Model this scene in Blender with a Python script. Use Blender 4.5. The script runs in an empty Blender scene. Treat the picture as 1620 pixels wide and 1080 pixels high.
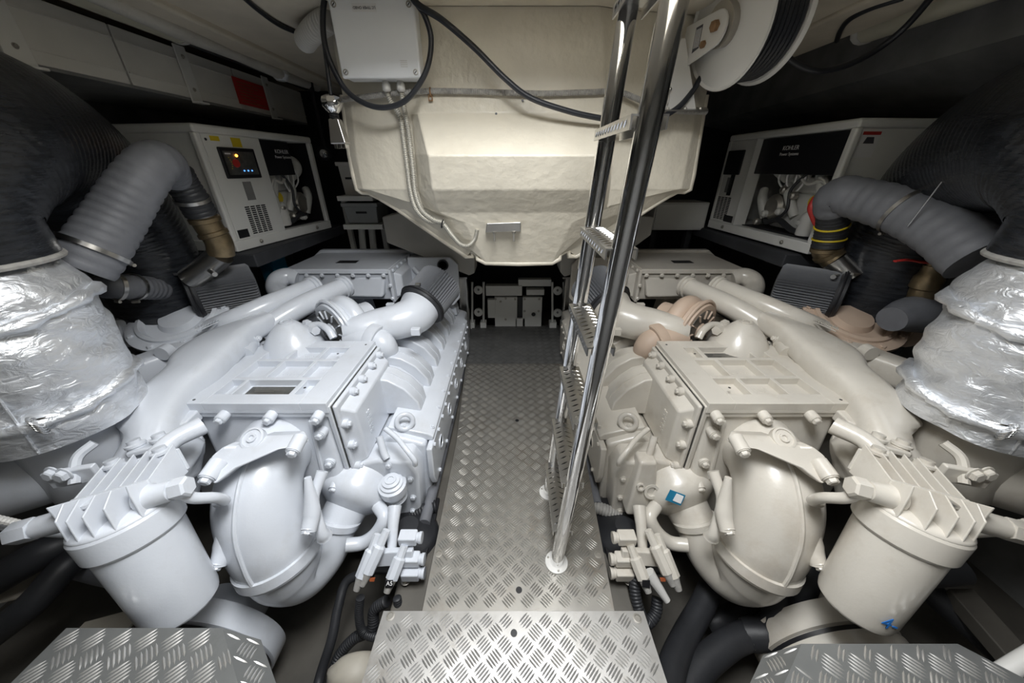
import bpy, bmesh, math, random
from mathutils import Vector, Matrix, Quaternion
random.seed(7)
V = Vector
# ------------------------------------------------------------------ camera, light, exposure
FPX, TH, CAMH = 530.0, math.radians(27.4), 1.5
ST, CT = math.sin(TH), math.cos(TH)
scene = bpy.context.scene
col = scene.collection
cd = bpy.data.cameras.new('camera'); cam = bpy.data.objects.new('camera', cd); col.objects.link(cam)
cam.location = (0, 0, CAMH); cam.rotation_euler = (math.pi/2 - TH, 0, 0)
cd.sensor_width = 36; cd.lens = FPX/1620*36; cd.clip_start = .01; cd.clip_end = 50
scene.camera = cam
scene.view_settings.view_transform = 'Standard'; scene.view_settings.look = 'None'
scene.view_settings.gamma = 1; scene.view_settings.use_curve_mapping = False
scene.view_settings.exposure = 0.0
w = bpy.data.worlds.new('world'); scene.world = w; w.use_nodes = True
w.node_tree.nodes['Background'].inputs[0].default_value = (.75, .85, 1, 1)
w.node_tree.nodes['Background'].inputs[1].default_value = .6
def area(name, loc, rot, sx, sy, power, color):
    l = bpy.data.lights.new(name, 'AREA'); l.shape = 'RECTANGLE'; l.size = sx; l.size_y = sy
    l.energy = power; l.color = color
    o = bpy.data.objects.new(name, l); col.objects.link(o); o.location = loc; o.rotation_euler = rot
    return o
# daylight falling through the open deck hatch over the ladder
HX0, HX1, HY0, HY1, CEIL = -.42, .52, -.25, 1.22, 2.12
area('hatch_daylight', ((HX0+HX1)/2, (HY0+HY1)/2, 2.50), (0, 0, 0), .62, .95, 76, (.97, .985, 1))

# ------------------------------------------------------------------ helpers
def ray(px, py):
    xc, yc = (px-810)/FPX, (540-py)/FPX
    return V((xc, CT+yc*ST, -ST+yc*CT))
def PZ(px, py, z): d = ray(px, py); return V((0, 0, CAMH)) + d*((z-CAMH)/d.z)
def PY(px, py, y): d = ray(px, py); return V((0, 0, CAMH)) + d*(y/d.y)
def PX(px, py, x): d = ray(px, py); return V((0, 0, CAMH)) + d*(x/d.x)
def PS(px, py, s): return V((0, 0, CAMH)) + ray(px, py)*s
def msz(p, npx):                                   # metres covered by npx pixels at point p
    return (p.y*CT - (p.z-CAMH)*ST)/FPX*npx
MIR = None                                         # mirror offset while the starboard engine is built
def mx(p):
    return V((-p.x+MIR, p.y, p.z)) if MIR is not None else V(p)
def md(d):
    return V((-d.x, d.y, d.z)) if MIR is not None else V(d)

def perp(d):
    d = d.normalized(); a = V((0, 0, 1)) if abs(d.z) < .9 else V((1, 0, 0))
    u = d.cross(a).normalized(); return u, d.cross(u).normalized()
def catmull(pts, res):
    pts = [V(p) for p in pts]
    if len(pts) < 3 or res <= 1: return pts, list(range(len(pts)))
    out, par = [], []
    for i in range(len(pts)-1):
        p0 = pts[i-1] if i else pts[0]*2-pts[1]
        p1, p2 = pts[i], pts[i+1]
        p3 = pts[i+2] if i+2 < len(pts) else pts[-1]*2-pts[-2]
        for k in range(res):
            t = k/res
            out.append(.5*((2*p1)+(p2-p0)*t+(2*p0-5*p1+4*p2-p3)*t*t+(3*p1-p0-3*p2+p3)*t**3)); par.append(i+t)
    out.append(pts[-1]); par.append(len(pts)-1)
    return out, par
class MB:
    def __init__(s): s.v = []; s.f = []
    def add(s, vs, fs):
        b = len(s.v); s.v += [V(v) for v in vs]; s.f += [tuple(b+i for i in f) for f in fs]; return s
    def box(s, a, b):
        x0, y0, z0 = [min(a[i], b[i]) for i in range(3)]; x1, y1, z1 = [max(a[i], b[i]) for i in range(3)]
        return s.hexa([(x0,y0,z0),(x1,y0,z0),(x1,y1,z0),(x0,y1,z0)], [(x0,y0,z1),(x1,y0,z1),(x1,y1,z1),(x0,y1,z1)])
    def hexa(s, lo, hi):
        return s.add(list(lo)+list(hi), [(3,2,1,0),(4,5,6,7),(0,1,5,4),(1,2,6,5),(2,3,7,6),(3,0,4,7)])
    def obox(s, c, u, v, w_, su, sv, sw):
        c = V(c); u = V(u).normalized()*su/2; v = V(v).normalized()*sv/2; w_ = V(w_).normalized()*sw/2
        return s.hexa([c-u-v-w_, c+u-v-w_, c+u+v-w_, c-u+v-w_], [c-u-v+w_, c+u-v+w_, c+u+v+w_, c-u+v+w_])
    def prism(s, poly, vec):
        n = len(poly); poly = [V(p) for p in poly]; vec = V(vec)
        fs = [tuple(range(n-1, -1, -1)), tuple(range(n, 2*n))] + [(i, (i+1) % n, n+(i+1) % n, n+i) for i in range(n)]
        return s.add(poly+[p+vec for p in poly], fs)
    def rings(s, R, cap=True, close=False):
        n = len(R[0]); vs = [p for r in R for p in r]; fs = []
        m = len(R)
        for i in range(m if close else m-1):
            for j in range(n):
                a, b = i*n+j, i*n+(j+1) % n; c, d = ((i+1) % m)*n+(j+1) % n, ((i+1) % m)*n+j
                fs.append((a, b, c, d))
        if cap and not close: fs += [tuple(range(n-1, -1, -1)), tuple((m-1)*n+k for k in range(n))]
        return s.add(vs, fs)
    def tube(s, pts, r, n=14, res=6, cap=True, ridge=None, sq=None):
        rr = r if isinstance(r, (list, tuple)) else [r]*len(pts)
        P, par = catmull(pts, res)
        def rad(t):
            i = min(int(t), len(rr)-2) if len(rr) > 1 else 0
            return rr[i]+(rr[min(i+1, len(rr)-1)]-rr[i])*(t-i)
        rads = [rad(t) for t in par]
        if ridge:                                        # even steps along the arc, modulated radius
            pitch, amp = ridge
            L = [0]
            for i in range(1, len(P)): L.append(L[-1]+(P[i]-P[i-1]).length)
            N = max(4, int(L[-1]/pitch*4)); Q, q = [], []
            j = 0
            for k in range(N+1):
                t = L[-1]*k/N
                while j < len(L)-2 and L[j+1] < t: j += 1
                f = (t-L[j])/max(1e-9, L[j+1]-L[j])
                Q.append(P[j].lerp(P[j+1], f)); q.append((rads[j]+(rads[j+1]-rads[j])*f)+amp*(0, .8, 1, .8)[k % 4]-amp*.5)
            P, rads = Q, q
        R = []; u = None
        for i, p in enumerate(P):
            d = (P[min(i+1, len(P)-1)]-P[max(i-1, 0)])
            d = d.normalized() if d.length > 1e-9 else V((0, 0, 1))
            if u is None: u, v = perp(d)
            else:
                u = (u-d*u.dot(d)).normalized(); v = d.cross(u)
            k = sq or 1
            R.append([p+(u*math.cos(a)+v*math.sin(a)*k)*rads[i] for a in [2*math.pi*j/n for j in range(n)]])
        return s.rings(R, cap)
    def cyl(s, p0, p1, r0, r1=None, n=24):
        return s.tube([p0, p1], [r0, r0 if r1 is None else r1], n=n, res=1)
    def lathe(s, c, ax, prof, n=28, cap=True):
        c = V(c); ax = V(ax).normalized(); u, v = perp(ax)
        return s.rings([[c+ax*t+(u*math.cos(a)+v*math.sin(a))*max(r, 1e-4) for a in [2*math.pi*j/n for j in range(n)]] for t, r in prof], cap)
    def torus(s, c, ax, R, r, n=32, m=10, a0=0, a1=2*math.pi):
        c = V(c); u, v = perp(V(ax)); ax = V(ax).normalized(); full = abs(a1-a0-2*math.pi) < 1e-6
        rs = []
        for i in range(n if full else n+1):
            a = a0+(a1-a0)*i/n; d = u*math.cos(a)+v*math.sin(a)
            rs.append([c+d*R+(d*math.cos(b)+ax*math.sin(b))*r for b in [2*math.pi*k/m for k in range(m)]])
        return s.rings(rs, True, full)
    def ball(s, c, r, n=16, m=10, sc=(1, 1, 1)):
        c = V(c); R = []
        for i in range(m+1):
            t = math.pi*i/m; rr = max(math.sin(t)*r, 1e-4)
            R.append([c+V((math.cos(a)*rr*sc[0], math.sin(a)*rr*sc[1], -math.cos(t)*r*sc[2])) for a in [2*math.pi*j/n for j in range(n)]])
        return s.rings(R)
    def grid(s, rows):
        n = len(rows[0]); vs = [p for r in rows for p in r]
        return s.add(vs, [(i*n+j, i*n+j+1, (i+1)*n+j+1, (i+1)*n+j) for i in range(len(rows)-1) for j in range(n-1)])
    def xf(s, M): s.v = [M @ p for p in s.v]; return s

ORG = {}
def tag(o, label=None, cat=None, group=None, kind=None):
    if label: o['label'] = label
    if cat: o['category'] = cat
    if group: o['group'] = group
    if kind: o['kind'] = kind
    return o
def thing(name, loc, label, cat, group=None):
    o = bpy.data.objects.new(name, None); col.objects.link(o); loc = mx(V(loc)); o.location = loc
    o.empty_display_size = .05; ORG[o.name] = loc
    return tag(o, label, cat, group)
def finish(me, ang):
    me.polygons.foreach_set('use_smooth', [True]*len(me.polygons)); me.set_sharp_from_angle(angle=math.radians(ang))
def mk(name, mb, mat, parent=None, bevel=0, seg=2, ang=38, label=None, cat=None, group=None, kind=None, solid=0, bang=30):
    vs = [mx(v) for v in mb.v]; fs = [tuple(reversed(f)) for f in mb.f] if MIR is not None else mb.f
    if parent is not None: org = ORG[parent.name]
    else:
        xs = [v.x for v in vs]; ys = [v.y for v in vs]; org = V(((min(xs)+max(xs))/2, (min(ys)+max(ys))/2, min(v.z for v in vs)))
    me = bpy.data.meshes.new(name); me.from_pydata([v-org for v in vs], [], fs)
    bm = bmesh.new(); bm.from_mesh(me); bmesh.ops.recalc_face_normals(bm, faces=bm.faces); bm.to_mesh(me); bm.free()
    finish(me, ang); me.materials.append(mat)
    o = bpy.data.objects.new(name, me); col.objects.link(o)
    if parent is not None: o.parent = parent; ORG[o.name] = org
    else: o.location = org; ORG[o.name] = org
    if solid:
        m = o.modifiers.new('thick', 'SOLIDIFY'); m.thickness = solid; m.offset = 0
    if bevel:
        m = o.modifiers.new('round', 'BEVEL'); m.width = bevel; m.segments = seg; m.limit_method = 'ANGLE'; m.angle_limit = math.radians(bang)
        m.harden_normals = True
    return tag(o, label, cat, group, kind)
SHARED = {}
def shared(key, make, mat):
    k = (key, mat.name)
    if k not in SHARED:
        mb = make(); me = bpy.data.meshes.new(key); me.from_pydata(mb.v, [], mb.f)
        bm = bmesh.new(); bm.from_mesh(me); bmesh.ops.recalc_face_normals(bm, faces=bm.faces); bm.to_mesh(me); bm.free()
        finish(me, 35); me.materials.append(mat); SHARED[k] = me
    return SHARED[k]
def hexbolt():
    m = MB(); m.lathe((0, 0, 0), (0, 0, 1), [(0, 1.25), (.18, 1.25), (.22, 1.15)], n=14)
    m.lathe((0, 0, .2), (0, 0, 1), [(0, .95), (.62, .95), (.78, .72)], n=6); return m
def place(name, me, parent, p, d, sc, label=None):
    o = bpy.data.objects.new(name, me); col.objects.link(o); p = mx(V(p)); d = md(V(d))
    o.parent = parent; o.location = p-ORG[parent.name]; o.rotation_mode = 'QUATERNION'
    o.rotation_quaternion = V((0, 0, 1)).rotation_difference(d.normalized())
    o.scale = (sc, sc, sc)
    if label: o['label'] = label
    return o
def bolt(parent, p, d, r, mat, name='bolt'): return place(name, shared('bolt', hexbolt, mat), parent, p, d, r)
def text(name, body, size, M, mat, parent, label=None, ext=.0008):
    c = bpy.data.curves.new(name, 'FONT'); c.body = body; c.size = size; c.extrude = ext; c.align_x = 'CENTER'; c.align_y = 'CENTER'
    t = bpy.data.objects.new('tmp', c); col.objects.link(t)
    dg = bpy.context.evaluated_depsgraph_get(); me = bpy.data.meshes.new_from_object(t.evaluated_get(dg))
    bpy.data.objects.remove(t); me.transform(M); 
    org = ORG[parent.name]; me.transform(Matrix.Translation(-org)); me.materials.clear(); me.materials.append(mat)
    o = bpy.data.objects.new(name, me); col.objects.link(o); o.parent = parent; ORG[o.name] = org
    if label: o['label'] = label
    return o
def frame(o, x, y):                                   # matrix with local x, y axes and origin o
    x = V(x).normalized(); z = x.cross(V(y)).normalized(); y = z.cross(x)
    return Matrix(((x.x, y.x, z.x, o[0]), (x.y, y.y, z.y, o[1]), (x.z, y.z, z.z, o[2]), (0, 0, 0, 1)))

# ------------------------------------------------------------------ materials
def mat(name, c, rough=.5, metal=0, var=.06, vscale=6, bump=.0, bscale=60, dirt=None, dscale=3, damt=.0, coat=0, emit=None, estr=0, stretch=None, trans=0, spec=.5, bdet=4, bdist=0):
    m = bpy.data.materials.new(name); m.use_nodes = True; nt = m.node_tree; N = nt.nodes; L = nt.links
    b = N['Principled BSDF']; b.inputs['Roughness'].default_value = rough; b.inputs['Metallic'].default_value = metal
    b.inputs['Specular IOR Level'].default_value = spec
    if coat: b.inputs['Coat Weight'].default_value = coat; b.inputs['Coat Roughness'].default_value = .15
    if trans: b.inputs['Transmission Weight'].default_value = trans
    tc = N.new('ShaderNodeTexCoord'); mp = N.new('ShaderNodeMapping'); L.new(tc.outputs['Object'], mp.inputs[0])
    if stretch: mp.inputs['Scale'].default_value = stretch
    n1 = N.new('ShaderNodeTexNoise'); n1.inputs['Scale'].default_value = vscale; n1.inputs['Detail'].default_value = 5; L.new(mp.outputs[0], n1.inputs[0])
    cr = N.new('ShaderNodeValToRGB'); L.new(n1.outputs[0], cr.inputs[0])
    lo = [max(0, x*(1-var)) for x in c]; hi = [min(1, x*(1+var)) for x in c]
    cr.color_ramp.elements[0].position = .3; cr.color_ramp.elements[1].position = .7
    cr.color_ramp.elements[0].color = (*lo, 1); cr.color_ramp.elements[1].color = (*hi, 1)
    out = cr.outputs[0]
    if dirt:
        n2 = N.new('ShaderNodeTexNoise'); n2.inputs['Scale'].default_value = dscale; n2.inputs['Detail'].default_value = 8; n2.inputs['Roughness'].default_value = .7
        L.new(tc.outputs['Object'], n2.inputs[0])
        r2 = N.new('ShaderNodeValToRGB'); r2.color_ramp.elements[0].position = .52; r2.color_ramp.elements[1].position = .75
        r2.color_ramp.elements[0].color = (0, 0, 0, 1); r2.color_ramp.elements[1].color = (damt, damt, damt, 1); L.new(n2.outputs[0], r2.inputs[0])
        mx_ = N.new('ShaderNodeMixRGB'); L.new(r2.outputs[0], mx_.inputs[0]); L.new(out, mx_.inputs[1]); mx_.inputs[2].default_value = (*dirt, 1); out = mx_.outputs[0]
    L.new(out, b.inputs['Base Color'])
    if bump:
        n3 = N.new('ShaderNodeTexNoise'); n3.inputs['Scale'].default_value = bscale; n3.inputs['Detail'].default_value = bdet; n3.inputs['Distortion'].default_value = bdist; L.new(mp.outputs[0], n3.inputs[0])
        bp = N.new('ShaderNodeBump'); bp.inputs['Strength'].default_value = bump; bp.inputs['Distance'].default_value = .01
        L.new(n3.outputs[0], bp.inputs['Height']); L.new(bp.outputs[0], b.inputs['Normal'])
    if emit: b.inputs['Emission Color'].default_value = (*emit, 1); b.inputs['Emission Strength'].default_value = estr
    return m
M_WHITE = mat('white_engine_paint', (.62, .65, .70), .27, var=.03, bump=.04, bscale=120, dirt=(.42, .41, .38), damt=.3, dscale=5, coat=.35)
M_CREAM = mat('cream_engine_paint', (.60, .565, .50), .29, var=.04, bump=.04, bscale=120, dirt=(.38, .31, .23), damt=.45, dscale=5, coat=.3)
M_TAN = mat('tan_heat_paint', (.52, .40, .31), .55, var=.08, bump=.06)
M_GEL = mat('cream_fibreglass', (.70, .65, .54), .38, var=.05, bump=.7, bscale=17, dirt=(.5, .42, .3), damt=.2, dscale=4)
M_GELG = mat('grey_fibreglass', (.42, .41, .38), .6, var=.08, bump=.2, bscale=30)
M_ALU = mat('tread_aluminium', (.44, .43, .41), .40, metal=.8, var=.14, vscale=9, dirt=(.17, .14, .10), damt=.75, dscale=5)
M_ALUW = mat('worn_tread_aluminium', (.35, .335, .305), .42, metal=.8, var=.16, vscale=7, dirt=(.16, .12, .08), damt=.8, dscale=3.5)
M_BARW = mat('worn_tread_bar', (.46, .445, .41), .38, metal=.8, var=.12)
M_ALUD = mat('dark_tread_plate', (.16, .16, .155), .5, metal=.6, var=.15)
M_BAR = mat('tread_bar_metal', (.60, .59, .57), .36, metal=.8, var=.1)
M_CHROME = mat('polished_stainless', (.82, .82, .82), .09, metal=1, var=.02)
M_STEEL = mat('brushed_steel', (.50, .49, .47), .3, metal=1, var=.15)
M_ZINC = mat('zinc_bolt', (.42, .40, .36), .4, metal=.8, var=.2)
M_RUST = mat('rusty_steel', (.28, .17, .09), .6, metal=.5, var=.3, vscale=25)
M_FOIL = mat('aluminium_foil', (.80, .82, .85), .38, metal=.72, var=.14, vscale=9, bump=.75, bscale=22, bdet=9, bdist=1.2, stretch=(1, 1, 1.7))
M_FOILD = mat('dull_foil_cloth', (.55, .57, .58), .42, metal=.7, var=.12, bump=.6, bscale=14)
M_WIRE = mat('bare_wire', (.66, .66, .66), .25, metal=1)
M_RUB = mat('black_rubber', (.022, .023, .026), .5, var=.2, bump=.1, bscale=40)
M_DUCT = mat('black_wrapped_duct', (.018, .020, .024), .27, var=.5, vscale=14, stretch=(1, 1, 5), bump=.25, bscale=30)
M_HOSE = mat('grey_silicone_hose', (.14, .145, .16), .55, var=.14, vscale=12, bump=.1)
M_HOSEP = mat('pale_grey_hose', (.155, .16, .175), .55, var=.12, vscale=12, bump=.1)
M_BRONZE = mat('bronze_fitting', (.26, .20, .12), .38, metal=.85, var=.25, vscale=20)
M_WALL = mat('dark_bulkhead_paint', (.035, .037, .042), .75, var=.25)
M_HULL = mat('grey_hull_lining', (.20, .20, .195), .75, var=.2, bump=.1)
M_BEIGE = mat('beige_ceiling_lining', (.66, .60, .49), .6, var=.08, bump=.2, bscale=20)
M_PANEL = mat('grey_locker_panel', (.66, .65, .61), .5, var=.06)
M_STRAP = mat('grey_strap_metal', (.70, .70, .67), .45, var=.05)
M_FOAM = mat('white_foam_strip', (.55, .53, .48), .8, var=.1, bump=.6, bscale=25)
M_BOX = mat('white_plastic', (.80, .82, .84), .28, var=.02)
M_BOXD = mat('off_white_plastic', (.62, .61, .58), .45, var=.04)
M_GEN = mat('genset_enclosure_paint', (.72, .72, .69), .4, var=.03)
M_GENP = mat('genset_engine_paint', (.55, .55, .52), .45, var=.08)
M_BLACK = mat('black_plastic', (.012, .012, .014), .4, var=.1)
M_CABLE = mat('black_cable_sheath', (.020, .022, .027), .38, var=.1)
M_RED = mat('red_paint', (.45, .03, .025), .45, var=.1)
M_BLUE = mat('blue_paint', (.01, .17, .30), .45, var=.1)
M_YEL = mat('yellow_plastic', (.60, .45, .02), .5, var=.1)
M_TXT = mat('white_print', (.75, .75, .75), .6, var=.02)
M_TXTD = mat('dark_print', (.06, .06, .07), .6, var=.02)
M_BLUEINK = mat('blue_marker_ink', (.02, .16, .50), .5, var=.05)
M_PLATE = mat('dark_nameplate', (.16, .16, .15), .4, metal=.6, var=.25, vscale=30)
M_FILT = mat('black_filter_pleats', (.13, .135, .145), .55, var=.1)
M_BILGE = mat('bilge_paint', (.10, .092, .078), .6, var=.25, vscale=4, dirt=(.05, .045, .04), damt=.8)
M_STRNG = mat('stringer_paint', (.40, .37, .31), .55, var=.12, dirt=(.16, .13, .10), damt=.6, dscale=4)
M_LENS = mat('tube_light_diffuser', (.52, .50, .40), .35, var=.05)
M_LEDO = mat('orange_led', (.8, .25, .02), .4, emit=(1, .35, .04), estr=7)
M_LEDB = mat('blue_led', (.05, .2, .8), .4, emit=(.1, .35, 1), estr=2)
M_STEP = mat('dull_step_plate', (.20, .205, .20), .5, metal=.5, var=.15, dirt=(.08, .08, .075), damt=.6)
M_CLEAR = mat('cloudy_clear_plastic', (.30, .31, .31), .25, var=.05)
M_SEAL = mat('orange_rubber', (.35, .09, .03), .5)
M_COND = mat('grey_steel_conduit', (.50, .48, .42), .4, metal=.4, var=.1)
M_TAPE = mat('cloth_sleeve', (.33, .32, .30), .7, var=.2, vscale=40)

# ------------------------------------------------------------------ setting
def struct(name, mb, m, parent=None, **k): return mk(name, mb, m, parent, kind='structure', **k)
struct('floor', MB().box((-2.75, -1.3, -.66), (2.75, 4.3, -.6)), M_BILGE, label='stained bilge floor below the engines')
struct('wall_left', MB().box((-2.81, -1.3, -.6), (-2.75, 4.3, 2.3)), M_HULL, label='dark grey hull side lining on the left')
struct('wall_right', MB().box((2.75, -1.3, -.6), (2.81, 4.3, 2.3)), M_HULL, label='dark grey hull side lining on the right')
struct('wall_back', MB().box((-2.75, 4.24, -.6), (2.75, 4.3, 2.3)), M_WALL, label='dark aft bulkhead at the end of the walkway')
struct('wall_front', MB().box((-2.75, -1.36, -.6), (2.75, -1.3, 2.3)), M_HULL, label='grey bulkhead behind the viewer')
c = struct('ceiling', MB().box((-2.75, -1.3, 2.2), (-1.45, 4.24, 2.26)).box((1.45, -1.3, 2.2), (2.75, 4.24, 2.26))
    .box((-1.45, -1.3, CEIL), (HX0, 4.24, CEIL+.14)).box((HX1, -1.3, CEIL), (1.45, 4.24, CEIL+.14))
    .box((HX0, -1.3, CEIL), (HX1, HY0, CEIL+.14)).box((HX0, HY1, CEIL), (HX1, 4.24, CEIL+.14)), M_BEIGE, label='beige lined deckhead with the open hatch')
struct('trim_1', MB().box((HX0-.03, HY0-.03, CEIL+.14), (HX0, HY1+.03, 2.5)).box((HX1, HY0-.03, CEIL+.14), (HX1+.03, HY1+.03, 2.5))
    .box((HX0, HY0-.03, CEIL+.14), (HX1, HY0, 2.5)).box((HX0, HY1, CEIL+.14), (HX1, HY1+.03, 2.5)), M_BOXD, label='white coaming around the deck hatch')
struct('trim_2', MB().box((-1.62, -.6, 2.09), (-1.45, 4.2, 2.2)), M_BEIGE, bevel=.015, label='beige deck beam along the left side')
struct('trim_3', MB().box((1.45, -.6, 2.10), (1.74, 4.2, 2.2)), M_BEIGE, bevel=.015, label='beige deck beam along the right side')
struct('trim_4', MB().hexa([(2.0, -.6, 2.02), (2.75, -.6, 1.75), (2.75, 4.2, 1.75), (2.0, 4.2, 1.9)], [(2.0, -.6, 2.2), (2.75, -.6, 2.2), (2.75, 4.2, 2.2), (2.0, 4.2, 2.2)]), M_HULL, label='dark sloping deckhead lining on the right')
# stringers beside the walkway
for s in (-1, 1):
    struct('trim_5', MB().box((s*.36, -.4, -.6), (s*.50, 3.9, -.10)), M_BILGE, bevel=.012, label='dirty stringer %s of the walkway' % ('left' if s < 0 else 'right'))

# ------------------------------------------------------------------ tread plates
def inpoly(p, poly):
    r = False; n = len(poly)
    for i in range(n):
        a, b = poly[i], poly[(i+1) % n]
        if (a[1] > p[1]) != (b[1] > p[1]) and p[0] < (b[0]-a[0])*(p[1]-a[1])/(b[1]-a[1])+a[0]: r = not r
    return r
def bars(poly, F, pitch, holes=(), h=.0022, off=(0, 0)):
    m = MB(); q = pitch; a = math.sqrt(.5)
    us = [p[0] for p in poly]; vs = [p[1] for p in poly]
    R = int((max(us)-min(us)+max(vs)-min(vs))/q)+4; cu, cv = (max(us)+min(us))/2+off[0], (max(vs)+min(vs))/2+off[1]
    for i in range(-R, R):
        for j in range(-R, R):
            c0 = (cu+(i-j)*q*a, cv+(i+j)*q*a); odd = (i+j) % 2
            d = (a, a) if odd else (a, -a); e = (-d[1], d[0])
            for k in range(-2, 3):
                o = k*q*.19; L = q*(.47 if abs(k) < 2 else .40); wd = q*.058
                cc = (c0[0]+e[0]*o, c0[1]+e[1]*o)
                def at(x, y): return (cc[0]+d[0]*x+e[0]*y, cc[1]+d[1]*x+e[1]*y)
                t1, t2 = at(-L, 0), at(L, 0)
                if not (inpoly(t1, poly) and inpoly(t2, poly)): continue
                if any(math.hypot(cc[0]-x, cc[1]-y) < r+L*.8 for x, y, r in holes): continue
                b = [(*t1, 0), (*at(-L*.5, -wd), 0), (*at(L*.5, -wd), 0), (*t2, 0), (*at(L*.5, wd), 0), (*at(-L*.5, wd), 0), (*at(-L*.55, 0), h), (*at(L*.55, 0), h)]
                m.add([F @ V(p) for p in b], [(0,1,6),(1,2,7,6),(2,3,7),(3,4,7),(4,5,6,7),(5,0,6)])
    return m
def plate(name, poly, z, label, pitch=.052, m=M_ALU, mbar=M_BAR, th=.006, holes=(), screws=(), off=(0, 0), h=.0018, group=None):
    P = MB().prism([(x, y, z-th) for x, y in poly], (0, 0, th))
    t = thing(name, (sum(p[0] for p in poly)/len(poly), sum(p[1] for p in poly)/len(poly), z-th), label, 'floor plate', group)
    mk('plate', P, m, t)
    mk('tread_bars', bars(poly, Matrix.Translation((0, 0, z)), pitch, [(x, y, r) for x, y, r in holes]+[(x, y, .012) for x, y in screws], h=h, off=off), mbar, t, ang=20, kind='stuff')
    for x, y, r in holes: mk('lifting_hole', MB().cyl((x, y, z-.001), (x, y, z+.0012), r, n=20), M_BLACK, t)
    for x, y in screws:
        mk('screw', MB().lathe((x, y, z), (0, 0, 1), [(0, .016), (.002, .016), (.0025, .011), (.001, .010)], n=18), M_ZINC, t)
    return t
def xy(px, py, z=0): p = PZ(px, py, z); return (p.x, p.y)
near = [xy(607, 967), xy(1018, 967), (xy(1050, 1080)[0]*1.04, .2), (xy(1050, 1080)[0]*1.1, -.5), (xy(580, 1080)[0]*1.1, -.5), (xy(580, 1080)[0]*1.04, .2)]
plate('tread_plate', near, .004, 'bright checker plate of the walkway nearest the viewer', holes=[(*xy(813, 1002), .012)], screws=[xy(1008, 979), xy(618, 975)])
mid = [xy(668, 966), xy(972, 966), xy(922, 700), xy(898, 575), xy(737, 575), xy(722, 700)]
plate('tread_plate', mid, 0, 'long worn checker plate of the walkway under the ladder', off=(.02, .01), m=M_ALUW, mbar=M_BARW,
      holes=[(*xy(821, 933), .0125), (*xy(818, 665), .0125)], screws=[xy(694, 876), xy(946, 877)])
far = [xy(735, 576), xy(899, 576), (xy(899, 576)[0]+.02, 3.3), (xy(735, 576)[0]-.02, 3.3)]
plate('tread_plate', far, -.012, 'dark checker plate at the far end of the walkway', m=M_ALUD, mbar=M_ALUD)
# raised steps in front of the engines (bent plate: flat top and sloping inboard flank)
def step(s, zt, top, flank, lab):
    top = [PZ(*p, zt) for p in top]
    t = thing('checker_step', (sum(p.x for p in top)/len(top), top[0].y*.5, zt-.3), lab, 'step')
    mk('top_plate', MB().prism([p-V((0, 0, .006)) for p in top], (0, 0, .006)), M_STEP, t)
    mk('tread_bars', bars([(p.x, p.y) for p in top], Matrix.Translation((0, 0, zt)), .052), M_BAR, t, ang=20, kind='stuff')
    a, b = top[flank[0]], top[flank[1]]
    v = V((-s*.085, 0, -.07)); u = b-a; nrm = u.cross(v).normalized()
    if nrm.z < 0: nrm = -nrm
    quad = [a, b, b+v, a+v]
    mk('flank_plate', MB().prism([p-nrm*.006 for p in quad], nrm*.006), M_STEP, t)
    F = frame(a, u, v.normalized()-u.normalized()*v.normalized().dot(u.normalized())); I = F.inverted()
    loc = [I @ p for p in quad]
    up = (F.to_3x3() @ V((0, 0, 1))).dot(nrm)
    Fz = F if up > 0 else F @ Matrix.Diagonal((1, 1, -1, 1))
    mk('tread_bars', bars([(p.x, p.y) for p in loc], Fz, .052), M_BAR, t, ang=20, kind='stuff')
    xs = [p.x for p in top]; ys = [p.y for p in top]
    e0, e1 = (top[0], top[1])
    mk('skirt', MB().prism([e0+V((0, -.004, -.006)), e1+V((0, -.004, -.006)), e1+V((0, -.004, -.09)), e0+V((0, -.004, -.09))], (0, -.004, 0)), M_STEP, t)
    for x in (min(xs)+.25, max(xs)-.2): mk('support_leg', MB().box((x, min(ys)+.12, -.6), (x+.03, min(ys)+.15, zt-.006)), M_ZINC, t)
    for x in (min(e0.x, e1.x)+.05, max(e0.x, e1.x)-.08):
        mk('support_leg', MB().box((x, max(ys)-.1, -.6), (x+.03, max(ys)-.07, zt-.006)), M_ZINC, t)
    return t
step(-1, .34, [(105, 993), (352, 993), (375, 1075), (420, 1240), (-150, 1240), (15, 1082)], (1, 3), 'checker plate step under the left fuel filter')
step(1, .30, [(1268, 1018), (1515, 1018), (1625, 1075), (1800, 1240), (1180, 1240), (1240, 1082)], (0, 4), 'checker plate step under the right fuel filter')

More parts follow.
